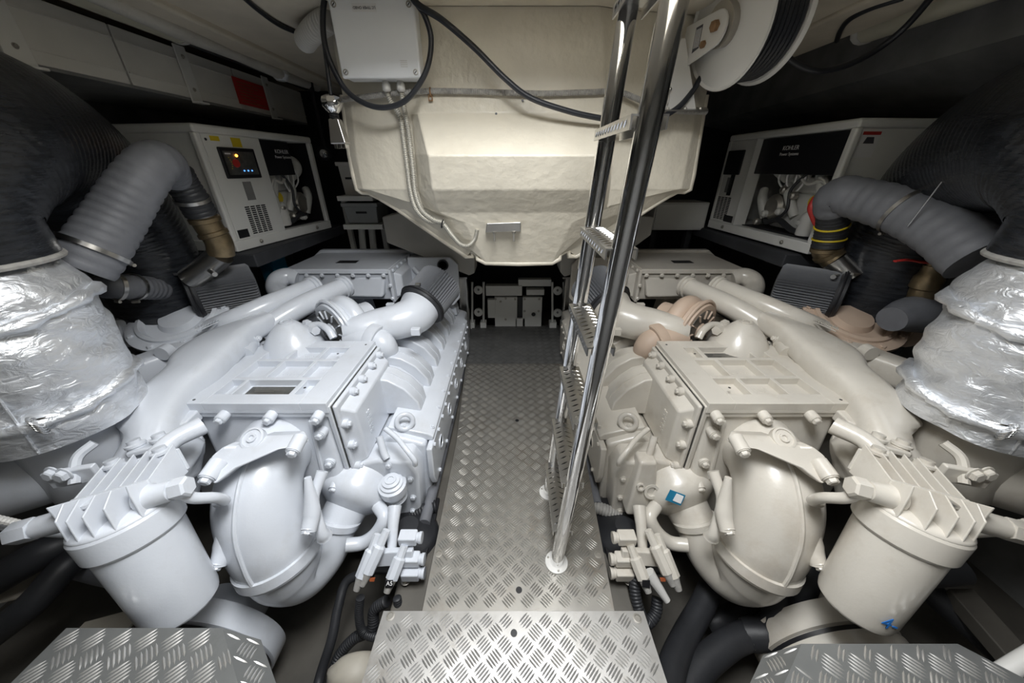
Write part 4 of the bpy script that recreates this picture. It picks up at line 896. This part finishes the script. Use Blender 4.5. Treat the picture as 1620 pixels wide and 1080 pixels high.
    # --- timing case with oil filler
    tc = mk('timing_case', MB().prism([(x, 1.12, z) for x, z in ((-.47, -.10), (-.445, .20), (-.48, .285), (-.62, .30), (-.80, .25), (-1.30, .22), (-1.45, .10), (-1.40, -.25), (-1.15, -.42), (-.80, -.40), (-.58, -.22))], (0, .14, 0)), P, t, bevel=.018, seg=3)
    for x, z in ((-.47, .18), (-.475, .05), (-.49, -.05), (-.56, .27)): bolt(tc, (x-.015, 1.12, z), (0, -1, 0), .013, P)
    fo = V((-.56, 1.085, .17))
    if L:
        cap = mk('oil_filler', MB().lathe(fo, (0, -.12, 1), [(-.09, .048), (-.03, .048), (-.03, .062), (.0, .064), (.018, .064), (.022, .052), (.034, .052), (.038, .040), (.050, .040), (.054, .026), (.060, .026), (.060, .014), (.054, .013)], n=30), P, t, ang=25)
        for k in range(4): mk('filler_ring', MB().torus(fo+V((0, .01, -.045-.012*k)), (0, -.12, 1), .048, .005, n=26, m=6), P, cap)
    else:
        bk_ = mk('filter_bracket', MB().hexa([(-.64, 1.04, .02), (-.50, 1.04, .02), (-.50, 1.14, .02), (-.64, 1.14, .02)], [(-.61, 1.08, .33), (-.53, 1.08, .33), (-.53, 1.16, .33), (-.61, 1.16, .33)]), P, t, bevel=.015)
        for x, z, r in ((-.60, .17, .036), (-.545, .20, .018)): mk('port', MB().lathe((x, 1.062, z), (0, -1, .35), [(-.02, r), (.012, r), (.012, r*.65), (.0, r*.6)], n=22), P, bk_)
    # lifting eye, sensor pipes
    le_ = mk('lifting_eye', MB().torus((-.535, 1.30, .375), (.35, -.8, .3), .038, .013, n=26, m=10), P, t); bolt(t, (-.545, 1.295, .352), (.3, -1, .3), .014, P)
    mk('sensor_pipe', MB().tube([PS(610, 678, 1.55), PS(628, 693, 1.52), PS(642, 710, 1.48), PS(655, 727, 1.48), PS(657, 735, 1.50)], .012, n=10), P, t)
    mk('sensor_pipe', MB().tube([PS(600, 690, 1.55), PS(607, 715, 1.55), PS(612, 725, 1.55)], .016, n=10), P, t)
    wl = [V((-.715, 1.06, .215)), V((-.69, 1.16, .222)), V((-.682, 1.28, .225)), V((-.68, 1.42, .232)), V((-.68, 1.58, .25))]
    wh = mk('wiring_harness', MB().tube(wl, .007, n=8, ridge=(.02, .003)), P, t)
    for q in wl[:4]: mk('connector', MB().obox(q, wl[1]-wl[0], (1, 0, 0), (0, 1, 1), .028, .018, .016), P, wh, bevel=.004)
    # --- engine foot, connector bracket
    mk('engine_foot', MB().lathe((-.50, 1.02, -.30), (0, 0, 1), [(0, .14), (.20, .14), (.23, .12), (.25, .07), (.28, .05)], n=26), M_RUB, t)
    mk('foot_plate', MB().prism([(-.62, .84, -.10), (-.40, .84, -.10), (-.385, 1.0, -.10), (-.39, 1.22, -.10), (-.62, 1.22, -.10)], (0, 0, .02)), M_BLACK, t, bevel=.006)
    bolt(t, PZ(642, 918, -.08), (0, 0, 1), .017, M_ZINC)
    cb = mk('connector_bracket', MB().obox(PS(625, 880, 1.42), (1, 0, .1), (0, 1, -.3), (0, .3, 1), .16, .03, .07), P, t, bevel=.006)
    for k, (px, py) in enumerate(((660, 850), (664, 884), (664, 906))):
        a = PS(px-14, py, 1.42); mk('connector', MB().obox(a, (1, 0, 0), (0, 1, 0), (0, 0, 1), .075, .05, .045), P, cb, bevel=.006)
        q = a+V((.037, 0, 0)); mk('connector_cap', MB().lathe(q, (1, 0, 0), [(0, .021), (.008, .021), (.010, .024), (.022, .024)], n=16), P, cb)
    for k, (a, b) in enumerate((((612, 838), (582, 905)), ((598, 845), (572, 912)), ((640, 862), (620, 915)))):
        A, B_ = PS(*a, 1.40), PS(*b, 1.36)
        mk('connector', MB().tube([A, A.lerp(B_, .35), A.lerp(B_, .4), B_], [.016, .018, .026, .026], n=8, res=1), P, cb, ang=25)
        E = B_+(B_-A).normalized()*.05
        mk('plug_tail', MB().tube([B_, B_.lerp(E, .4), E], [.022, .018, .013], n=12), M_TAPE, cb)
    mk('tag', MB().prism([PS(x, y, 1.335) for x, y in ((610, 917), (622, 917), (622, 928), (610, 929))], (0, -.003, .002)), M_BLACK, cb)
    if L: text('tag_print', 'A5', .022, frame(PS(616, 923, 1.325), (1, 0, 0), (0, .6, .8)), M_TXT, cb)
    mk('orange_seal', MB().prism([PS(x, y, 1.36) for x, y in ((585, 913), (594, 913), (593, 918), (586, 918))], (0, -.006, .004)), M_SEAL, cb)
    if not L: mk('connector', MB().tube([PS(1652-1040, 905, 1.38), PS(1652-1070, 950, 1.36)], [.026, .014], n=10, res=1), M_BOXD, cb)
    mk('support_pipe', MB().tube([PS(625, 800, 1.52), PS(622, 830, 1.48), PS(620, 868, 1.44)], [.030, .024, .020], n=14), P, t)
    # --- crank damper and belt pulleys low at the front
    dp = mk('crank_damper', MB().lathe((-1.27, .62, -.29), (0, -1, .0), [(-.22, .13), (-.10, .13), (-.10, .27), (-.02, .27), (-.015, .255), (.0, .255), (.005, .27), (.07, .27), (.075, .25), (.055, .24), (.05, .16), (.06, .10)], n=56), P, t, ang=30)
    for k in range(8): a = k*math.pi/4; bolt(dp, (-1.27+.2*math.cos(a), .568, -.29+.2*math.sin(a)), (0, -1, 0), .018, M_ZINC)
    mk('belt', MB().lathe((-1.27, .62, -.29), (0, -1, 0), [(.0, .258), (-.012, .262), (-.012, .258)], n=56), M_BLACK, dp)
    # --- Y shaped intake duct
    cl_ = [(180, 790, .38, 50), (184, 735, .52, 56), (197, 688, .635, 53), (228, 640, .695, 39), (261, 600, .73, 36), (297, 570, .75, 37), (318, 545, .765, 42), (352, 523, .775, 36), (388, 506, .785, 21), (420, 493, .79, 16)]
    def duct(pts, hz, sup=.75, m=24, up=V((0, 0, 1))):
        C = [PZ(x, y, z) for x, y, z, h in pts]; P2, par = catmull(C, 5); R = []
        hw = [msz(c_, h) for c_, (x, y, z, h) in zip(C, pts)]
        for i, c_ in enumerate(P2):
            d_ = (P2[min(i+1, len(P2)-1)]-P2[max(i-1, 0)]).normalized(); s_ = V((d_.y, -d_.x, 0)).normalized()
            k = min(int(par[i]), len(hw)-2); f = par[i]-k; w_ = hw[k]+(hw[k+1]-hw[k])*f; h_ = hz[k]+(hz[k+1]-hz[k])*f
            upv = s_.cross(d_).normalized(); upv = upv if upv.z > 0 else -upv
            R.append([c_-upv*h_+s_*w_*math.copysign(abs(math.cos(a))**sup, math.cos(a))+upv*h_*math.copysign(abs(math.sin(a))**sup, math.sin(a)) for a in [2*math.pi*j/m for j in range(m)]])
        return MB().rings(R)
    yd = mk('intake_duct', duct(cl_, [.12, .12, .11, .09, .075, .068, .068, .065, .058, .052], .55), P, t, ang=70)
    br_ = [(345, 528, .70, 26), (318, 530, .70, 25), (285, 541, .695, 23), (245, 556, .69, 22), (205, 570, .69, 22), (160, 586, .69, 22)]
    mk('side_branch', duct(br_, [.05, .055, .06, .062, .065, .065], .45), P, yd, ang=50)
    mk('branch_lug', MB().tube([PZ(255, 560, .70), PZ(268, 553, .70)], .035, n=18), P, yd)
    w_ = MB()
    for k in range(9):
        x = 308+k*4.4; y = 520-k*1.75
        w_.tube([PZ(x, y+1.2, .776), PZ(x+1.5, y-3.0, .776), PZ(x+3, y+.6, .776)], .0028, n=6, res=3)
    w_.tube([PZ(312, 524, .776), PZ(345, 509, .776)], .0028, n=6, res=1)
    mk('cast_lettering', w_, P, yd)
    for q in ((320, 593), (345, 573), (335, 582)): mk('joint_lug', MB().tube([PZ(q[0], q[1], .655), PZ(q[0]+12, q[1]-3, .635)], .022, n=16), P, yd)
    # --- domed housing behind the cover
    dm = mk('thermostat_dome', MB().lathe(PZ(452, 509, .765)-V((0, 0, .17)), (0, 0, 1), [(-.06, .17), (.0, .160), (.05, .140), (.09, .115), (.12, .090), (.145, .066), (.162, .048), (.168, .04)], n=36), P, t, ang=60)
    q = PZ(452, 509, .765); mk('dome_plug', MB().lathe(q, (0, 0, 1), [(-.01, .034), (.004, .034), (.006, .026), (.0, .025), (.0, .014), (.006, .013)], n=22), P, dm)
    mk('coupling', MB().tube([PZ(382, 562, .66), PZ(392, 540, .68), PZ(398, 524, .70)], [.05, .052, .045], n=20), P, t)
    cpl = PZ(392, 538, .69); mk('coupling_clamp', MB().torus(cpl, V((.15, 1, .2)), .054, .008, n=26, m=8), P, t); bolt(t, cpl+V((.06, 0, .01)), (1, 0, .2), .013, P)
    for (x, y) in ((372, 557), (365, 568), (357, 577)): mk('hose_stub', MB().cyl(PZ(x, y, .60), PZ(x+12, y-5, .61), .020, n=14), P, t)
    # --- pair of pipes to the rear cooler
    for nm, pts, r in (('charge_pipe', [(335, 522, .70), (372, 506, .75), (430, 481, .79), (500, 452, .81)], .060), ('charge_pipe', [(410, 527, .68), (445, 503, .73), (490, 478, .77), (548, 452, .79)], .062)):
        A = [PZ(*p) for p in pts]; o = mk(nm, MB().tube(A, r, n=24, res=6), P, t, ang=60); d = A[-1]-A[-2]
        for f in (0, .45): mk('pipe_collar', MB().lathe(A[-1]-d.normalized()*(.02+f*.06), d, [(0, r), (.004, r+.010), (.018, r+.010), (.022, r)], n=26), P, o)
    bolt(yd, PZ(389, 492, .79), (0, 0, 1), .016, P)
    # --- rear charge cooler
    x0, x1, y0, y1, z1 = -1.635, -.90, 2.40, 2.90, .85
    rcx = mk('rear_cooler', MB().hexa([(x0+.10, y0+.05, .60), (x1, y0+.03, .60), (x1, y1, .60), (x0+.1, y1, .60)], [(x0, y0, z1-.03), (x1, y0, z1-.03), (x1, y1, z1-.03), (x0, y1, z1-.03)]), P, t, bevel=.015)
    ct = mk('cooler_top', MB().box((x0-.015, y0-.015, z1-.035), (x1+.005, y1+.02, z1)), P, t, bevel=.006)
    mk('dark_label', MB().prism([PZ(538, 412, z1+.001), PZ(568, 412, z1+.001), PZ(563, 416, z1+.001), PZ(531, 416, z1+.001)], (0, 0, .001)), M_BLACK, ct)
    mk('front_bulge', MB().hexa([(-1.30, y0-.02, .64), (x1-.06, y0-.04, .64), (x1-.06, y0+.1, .64), (-1.30, y0+.1, .64)], [(-1.36, y0+.02, .79), (x1-.03, y0+.0, .79), (x1-.03, y0+.1, .79), (-1.36, y0+.1, .79)]), P, rcx, bevel=.02, seg=3)
    for k in range(7): bolt(ct, (x0+.03+k*.112, y0-.016, z1-.045), (0, -1, 0), .013, P)
    ef = mk('end_flange', MB().box((x1, y0-.02, .60), (x1+.022, y1+.01, z1-.005)), P, t, bevel=.005)
    mk('end_pan', MB().hexa([(x1+.022, y0+.02, .62), (x1+.075, y0+.05, .64), (x1+.075, y1-.03, .64), (x1+.022, y1, .62)], [(x1+.022, y0+.02, z1-.03), (x1+.075, y0+.05, z1-.06), (x1+.075, y1-.03, z1-.06), (x1+.022, y1, z1-.03)]), P, t, bevel=.012)
    for k in range(5): bolt(ef, (x1+.022, y0+.03+k*.105, z1-.02), (1, 0, .3), .013, P)
    for z in (.63, .73): bolt(ef, (x1+.005, y0-.02, z), (0, -1, 0), .013, P)
    mk('left_elbow', MB().tube([PS(472, 441, 2.46), PS(455, 437, 2.44), PS(440, 444, 2.40), PS(438, 458, 2.36), PS(452, 470, 2.30), PS(466, 478, 2.26)], [.058, .062, .064, .064, .06, .055], n=22), P, t, ang=60)
    bx = mk('gear_housing', MB().box((-.845, 2.72, .45), (-.50, 3.0, .85)).prism([(-.50, 2.70, .45), (-.44, 2.70, .52), (-.44, 2.70, .80), (-.50, 2.70, .86), (-.845, 2.70, .86), (-.845, 2.70, .45)], (0, .03, 0)), P, t, bevel=.008)
    mk('breather_hole', MB().lathe((-.56, 2.70, .80), (0, -1, 0), [(0, .045), (.012, .045), (.012, .034), (.0, .03)], n=20), M_BLACK, bx)
    mk('small_pipe', MB().tube([(-.80, 2.69, .78), (-.74, 2.67, .70), (-.72, 2.67, .55)], .018, n=12), P, bx)
    mk('rear_rail', MB().prism([(-1.75, 2.93, .80), (-1.66, 2.93, .87), (-.45, 2.93, .87), (-.45, 2.93, .80)], (0, .06, 0)), P, t, bevel=.01)
    # --- inner turbocharger, intake elbow, air filter
    tp, ta = PZ(526, 523, .64), V((.55, .80, .06)).normalized()
    tu = mk('turbocharger', MB().lathe(tp, ta, [(0, .12), (.0, .160), (.03, .172), (.05, .172), (.065, .150), (.12, .120), (.16, .10), (.20, .09), (.26, .085)], n=40), T, t, ang=40)
    mk('clamp_band', MB().torus(tp+ta*.02, ta, .178, .011, n=44, m=8), T, tu)
    mk('volute', MB().torus(tp+ta*.11, ta, .125, .055, n=36, m=14), T, tu, ang=60)
    mk('dark_bore', MB().lathe(tp-ta*.001, ta, [(-.002, .13), (.001, .13)], n=32), M_PLATE, tu)
    mk('wheel_hub', MB().lathe(tp-ta*.002, -ta, [(0, .05), (.02, .04), (.035, .015)], n=20), T, tu)
    for k in range(12):
        a = k*math.pi/6; u, v = perp(ta); c_ = tp-ta*.006+(u*math.cos(a)+v*math.sin(a))*.105
        mk('fin', MB().obox(c_, u*math.cos(a)+v*math.sin(a), ta, (u*math.cos(a)+v*math.sin(a)).cross(ta), .05, .012, .006), T, tu)
    for k in range(3):
        a = 1.0+k*.9; u, v = perp(ta); c_ = tp+ta*.05+(u*math.cos(a)+v*math.sin(a))*.174; bolt(tu, c_, u*math.cos(a)+v*math.sin(a), .012, T)
    oc_ = PZ(592, 533, .63); oa = V((.55, -.75, -.25)).normalized()
    mk('outlet_pipe', MB().tube([PZ(556, 536, .61), PZ(576, 536, .62), PZ(598, 539, .61), PZ(609, 550, .57), PZ(612, 562, .48)], [.075, .075, .076, .072, .07], n=24), T, tu, ang=60)
    mk('outlet_ring', MB().lathe(PZ(594, 537, .615), V((1, -.30, -.25)), [(-.028, .074), (-.028, .096), (-.022, .099), (.022, .099), (.028, .092), (.028, .074)], n=36), T, tu, ang=30)
    mk('sensor_pipe', MB().tube([PZ(492, 515, .70), PZ(507, 514, .71), PZ(520, 522, .70), PZ(528, 535, .66)], .02, n=12), P, t)
    for q in ((487, 513), (497, 522)): mk('union_nut', MB().lathe(PZ(*q, .70), (.7, -.5, 0), [(-.02, .026), (.02, .026)], n=6), P, t)
    ip = [PZ(548, 524, .655), PZ(570, 521, .66), PZ(600, 514, .665), PZ(632, 508, .67), PZ(656, 498, .68), PZ(667, 483, .70)]
    ie = mk('intake_elbow', MB().tube(ip, [.07, .086, .098, .108, .120, .132], n=32, res=8), P, t, ang=60)
    mk('seam', MB().tube([p+V((.0, -.6, -.8)).normalized()*(.097+.011*i) for i, p in enumerate(ip[2:])], .005, n=6), P, ie)
    for q in ((650, 484), (658, 524), (618, 484)): mk('lug', MB().obox(PZ(*q, .70), (1, 0, 0), (0, 1, 0), (0, 0, 1), .05, .035, .04), P, ie, bevel=.004)
    def airfilter(A, Bp, r):
        d_ = (Bp-A).normalized(); u, v = perp(d_); n = 104
        m = MB().rings([[c_+(u*math.cos(2*math.pi*j/n)+v*math.sin(2*math.pi*j/n))*(rr_ if j % 2 else rr_-.017*(1 if rr_ > r*.6 else 0)) for j in range(n)] for c_, rr_ in ((A, r*.98), (Bp, r), (Bp+d_*.012, r*.9), (Bp+d_*.02, r*.5))])
        f = mk('air_filter', m, M_FILT, t, ang=25)
        mk('rubber_end', MB().lathe(A-d_*.035, d_, [(0, r*.85), (.006, r*1.02), (.035, r*1.04), (.045, r*1.0)], n=44), M_RUB, f, ang=30)
        mk('clamp_band', MB().torus(A-d_*.01, d_, r*1.045, .005, n=48, m=6), M_BLACK, f)
        mk('clamp_screw', MB().obox(A-d_*.01+V((0, -.3, .95)).normalized()*r*1.06, (1, 0, 0), d_, (0, 0, 1), .03, .012, .012), M_STEEL, f)
    airfilter(PZ(670, 480, .71), PZ(697, 447, .80), .150)
    # --- outer turbocharger and its filter
    oc = PZ(288, 508, .74)
    oax = V((.10, -.42, 1)).normalized(); ou, ov = perp(oax)
    ot = mk('turbocharger', MB().lathe(oc, oax, [(-.12, .17), (-.05, .215), (-.01, .225), (.0, .232), (.025, .232), (.03, .218), (.032, .185), (.045, .182), (.05, .165), (.02, .150), (.01, .10), (.04, .085), (.05, .0)], n=44), T, t, ang=35)
    for k in range(9):
        a = k*2*math.pi/9+.3; bolt(ot, oc+oax*.026+(ou*math.cos(a)+ov*math.sin(a))*.208, oax, .015, T)
    mk('outlet_pipe', MB().tube([PZ(243, 510, .70), PZ(215, 516, .70), PZ(196, 528, .70)], [.085, .08, .08], n=24), T, ot, ang=60)
    mk('outlet_ring', MB().torus(PZ(207, 520, .70), V((.9, .35, 0)), .083, .010, n=30, m=8), T, ot)
    airfilter(PZ(312, 466, .86), PZ(400, 451, .86), .132)
    # --- fuel filter
    A, Bt = V((-1.155, .652, .590)), V((-1.080, .580, .215)); ax_ = (Bt-A).normalized(); Ln = (Bt-A).length
    ff = mk('fuel_filter', MB().lathe(A, ax_, [(0, .114), (.010, .119), (.075, .117), (.082, .112), (.086, .106), (.14, .105), (Ln-.03, .099), (Ln-.012, .095), (Ln, .083)], n=52), P, t, ang=25)
    mk('canister_drain', MB().lathe(Bt, ax_, [(0, .035), (.010, .035), (.013, .024)], n=6), P, ff)
    u = V((.97, .22, .05)); u = (u-ax_*u.dot(ax_)).normalized(); v = ax_.cross(u); v = v if v.y > 0 else -v; up = -ax_
    K = .76; Q = lambda a, b, c_: A+(u*a+v*b+up*c_)*K
    hd = mk('filter_head', MB().lathe(A+up*-.005, up, [(0, .117), (.012, .114), (.022, .10), (.028, .07)], n=44).prism([Q(-.12, .0, .02), Q(.12, .0, .02), Q(.115, .15, .02), Q(-.115, .15, .02)], up*.042), P, ff, bevel=.006)
    for k in range(6):
        a = -.128+k*.050; h_ = .018
        pr = [Q(a, -math.sqrt(max(.001, .148**2-a*a)), 0), Q(a, -math.sqrt(max(.001, .148**2-a*a))*.97, .095), Q(a, -.075, .135), Q(a, .0, .105), Q(a, .03, .115), Q(a, .17, .165), Q(a, .17, .02)]
        mk('fin', MB().prism(pr, u*.006), P, hd, bevel=.0025)
    mk('cross_rib', MB().obox(Q(0, .0, .085), u, v, up, .20, .009, .035), P, hd, bevel=.003); mk('back_plate', MB().obox(Q(.0, .172, .085), u, v, up, .205, .012, .08), P, hd, bevel=.003)
    mk('vent_screw', MB().lathe(Q(-.015, -.055, .085), up, [(-.03, .022), (.008, .022), (.010, .026), (.019, .026), (.021, .021)], n=22), P if L else M_STEEL, hd)
    for a in (-.105, .075): mk('mount_bolt', MB().lathe(Q(a, .165, .12), up, [(-.06, .022), (.012, .022), (.014, .027), (.022, .027), (.025, .018), (.036, .018)], n=18), P, hd)
    for sg, ln in ((-1, .145), (1, .095)):
        c_ = Q(sg*.135, -.02, .045); fi = mk('pipe_fitting', MB().lathe(c_, u*sg, [(-.03, .036), (0, .036), (.010, .032), (ln*.55, .030), (ln*.56, .025), (ln*.65, .025)], n=24), P, ff, ang=30)
        mk('hex_nut', MB().lathe(c_+u*sg*ln*.62, u*sg, [(0, .032), (ln*.36, .032), (ln*.42, .025)], n=6), P, fi)
    mk('fuel_pipe', MB().tube([Q(.225, -.02, .035), Q(.235, .0, -.02), Q(.26, .06, -.08), Q(.24, .12, -.14), Q(.18, .16, -.16)], [.018, .017, .017, .017, .017], n=14), P, ff)
    mk('mount_block', MB().tube([Q(.02, .19, .11), Q(.06, .26, .15), Q(.14, .34, .16)], [.034, .030, .034], n=16), P, ff)
    mk('bracket', MB().obox(Q(-.04, .30, .14), u, v, up, .12, .10, .022), P, ff, bevel=.008)
    for a in (-.1, .0): mk('bracket_bolt', MB().lathe(Q(a, .28, .16), up, [(-.05, .024), (.0, .024), (.002, .028), (.010, .028), (.013, .018), (.025, .018)], n=18), P, ff)
    if not L:
        C_ = mx(Bt.lerp(A, .17)); axm = md(ax_); nn_ = V((-.10, -.80, .55)); nn_ = (nn_-axm*nn_.dot(axm)).normalized(); inkF = frame(C_+nn_*.1025, (-axm).cross(nn_), -axm)
        text('ink_mark', '4-', .055, inkF, M_BLUEINK, ff, label='blue handwritten mark')
    # --- outer frame members seen around the filter
    mk('clamp_bracket', MB().obox(PS(118, 752, 1.06), (1, .3, 0), (0, 1, .2), (0, 0, 1), .12, .02, .06), P, t, bevel=.005)
    for q in ((85, 748), (103, 750)): bolt(t, PS(q[0], q[1], 1.04), (0, -1, .1), .02, P)
    mk('bracket_strap', MB().tube([PS(118, 765, 1.05), PS(122, 725, 1.07), PS(150, 700, 1.10)], .014, n=8), P, t)
    mk('outer_manifold', MB().tube([(-1.95, .85, .50), (-1.70, 1.00, .52), (-1.58, 1.30, .45), (-1.58, 2.0, .40)], [.17, .18, .16, .15], n=28), P, t, ang=60)
    mk('braided_line', MB().tube([PS(-40, 812, 1.05), PS(30, 828, 1.08), PS(80, 836, 1.10), PS(120, 832, 1.12)], .011, n=8, ridge=(.01, .002)), M_BOXD if L else P, t)
    mk('lower_rail', MB().tube([PS(-40, 820, 1.08), PS(40, 838, 1.12), PS(130, 846, 1.18)], .014, n=10), P, t)
    MIR = None
engine(None)
engine(.045)

# ------------------------------------------------------------------ hoses and cables down in the bilge
def loose(name, pts, r, m, label, cat='hose', ridge=None, n=16, group=None):
    return mk(name, MB().tube(pts, r, n=n, res=8, ridge=ridge), m, label=label, cat=cat, group=group, ang=60)
loose('corrugated_cable', [PS(628, 945, 1.38), PS(632, 975, 1.40), PS(622, 1000, 1.40), PS(600, 1008, 1.40), PS(575, 1000, 1.42), PS(568, 975, 1.40), PS(570, 945, 1.38)], .016, M_RUB, 'black corrugated cable loop below the left connectors', 'cable', ridge=(.01, .003))
loose('corrugated_cable', [PS(612, 950, 1.40), PS(592, 965, 1.42), PS(588, 995, 1.43), PS(560, 1010, 1.45), PS(535, 1040, 1.45), PS(520, 1090, 1.4), PS(512, 1150, 1.3)], .022, M_RUB, 'thick black corrugated cable running down from the left connectors', 'cable', ridge=(.012, .003))
loose('black_hose', [PS(590, 905, 1.55), PS(550, 918, 1.55), PS(535, 960, 1.5), PS(525, 1010, 1.45), PS(505, 1075, 1.4), PS(495, 1140, 1.3)], .020, M_RUB, 'plain black hose beside the left corrugated cables', ridge=None)
loose('cream_bottle', [PZ(560, 1085, -.35), PZ(565, 1055, -.30), PZ(568, 1035, -.29)], [.10, .11, .06], M_STRNG, 'rounded cream moulding in the bilge left of the near plate', 'moulding', n=20)
for i, (pts, r) in enumerate((([PS(1128, 920, 1.62), PS(1110, 960, 1.55), PS(1085, 1005, 1.45), PS(1062, 1060, 1.3), PS(1055, 1130, 1.15)], .052),
                 ([PS(1250, 880, 1.6), PS(1200, 940, 1.55), PS(1150, 975, 1.6), PS(1120, 985, 1.62)], .045),
                 ([PS(1075, 1120, 1.25), PS(1105, 1060, 1.35), PS(1150, 1020, 1.42), PS(1185, 1003, 1.45)], .055),
                 ([PS(1182, 1003, 1.45), PS(1220, 1000, 1.42), PS(1232, 975, 1.42), PS(1228, 930, 1.45), PS(1220, 890, 1.5)], .062),
                 ([PS(1290, 870, 1.45), PS(1268, 930, 1.42), PS(1250, 990, 1.45), PS(1235, 1010, 1.5)], .055))):
    loose('black_hose', pts, r, M_RUB, ('thick black hose rising beside the right connectors', 'black hose passing behind the right air elbow', 'black hose curving up from the right of the near plate', 'elbow shaped black hose below the right air elbow', 'black hose between the right air elbow and fuel filter')[i])
cl2 = loose('hose_clamp', [PS(1181, 1004, 1.447), PS(1188, 1003, 1.445)], .0585, M_STEEL, 'steel clamp on the elbow shaped black hose', 'clamp', n=28)
loose('corrugated_cable', [PS(1008, 905, 1.42), PS(1004, 930, 1.40), PS(1010, 962, 1.38), PS(1022, 985, 1.38), PS(1037, 970, 1.40), PS(1040, 945, 1.42)], .022, M_RUB, 'black corrugated cable below the right connectors', 'cable', ridge=(.012, .003))
for i, (pts, r, m, lab) in enumerate((([PS(-30, 930, 1.35), PS(40, 890, 1.35), PS(95, 862, 1.4), PS(150, 850, 1.5)], .06, M_RUB, 'thick black hose in the bilge at the left edge'),
                 ([PS(-20, 1010, 1.3), PS(50, 955, 1.3), PS(95, 905, 1.35), PS(120, 880, 1.4)], .05, M_RUB, 'lower black hose in the bilge at the left edge'),
                 ([PS(75, 870, 1.5), PS(130, 885, 1.5), PS(190, 900, 1.5), PS(240, 905, 1.5)], .07, M_HOSE, 'dark blue grey hose behind the left fuel filter'),
                 ([PS(1400, 905, 1.45), PS(1460, 905, 1.42), PS(1520, 900, 1.4)], .055, M_RUB, 'short black hose right of the right fuel filter'),
                 ([PS(1420, 890, 1.55), PS(1500, 960, 1.45), PS(1580, 1030, 1.35), PS(1660, 1100, 1.2)], .05, M_RUB, 'dark hose running to the lower right corner'))):
    loose('bilge_hose', pts, r, m, lab)
bb = thing('bilge_beam', PZ(1540, 1000, -.3), 'dark painted angled beam in the bilge at the right', 'beam')
q = [PZ(1500, 930, -.1), PZ(1540, 930, -.1), PZ(1640, 1040, -.1), PZ(1640, 1090, -.1)]; mk('beam_web', MB().prism(q, (0, 0, -.06)), M_BILGE, bb, bevel=.006)
loose('handrail', [PS(1545, 1090, .95), PS(1590, 1062, .95), PS(1660, 1020, .95)], .022, M_BOXD, 'pale pipe end in the lower right corner', 'pipe')
for i, (x, y) in enumerate(((40, 925), (160, 1000))):
    p = PZ(x, y, -.1); mk('bilge_plate', MB().obox(p, (1, .3, 0), (0, 1, 0), (0, 0, 1), .2, .12, .01), M_STRNG, label=('small pale plate between the left bilge hoses', 'pale plate beside the left checker step')[i], cat='plate')
# pipes along the walkway edges and small extras
loose('edge_pipe', [(-.43, 1.05, -.05), (-.425, 1.6, -.05), (-.43, 2.4, -.05), (-.44, 3.4, -.05)], .028, M_HOSEP, 'grey pipe along the left edge of the walkway', 'pipe')
loose('edge_pipe', [(.44, 1.15, -.05), (.435, 1.7, -.05), (.44, 2.4, -.05), (.45, 3.4, -.05)], .028, M_HOSEP, 'grey pipe along the right edge of the walkway', 'pipe')
loose('corrugated_sleeve', [PZ(690, 800, -.06), PZ(672, 805, -.06), PZ(655, 815, -.08), PZ(630, 835, -.10)], .03, M_RUB, 'black corrugated sleeve leaving the left walkway edge', 'hose', ridge=(.014, .004))
loose('corrugated_sleeve', [PZ(935, 800, -.06), PZ(955, 806, -.06), PZ(975, 815, -.08), PZ(1000, 830, -.10)], .03, M_TAPE, 'grey corrugated sleeve leaving the right walkway edge', 'hose', ridge=(.014, .004))
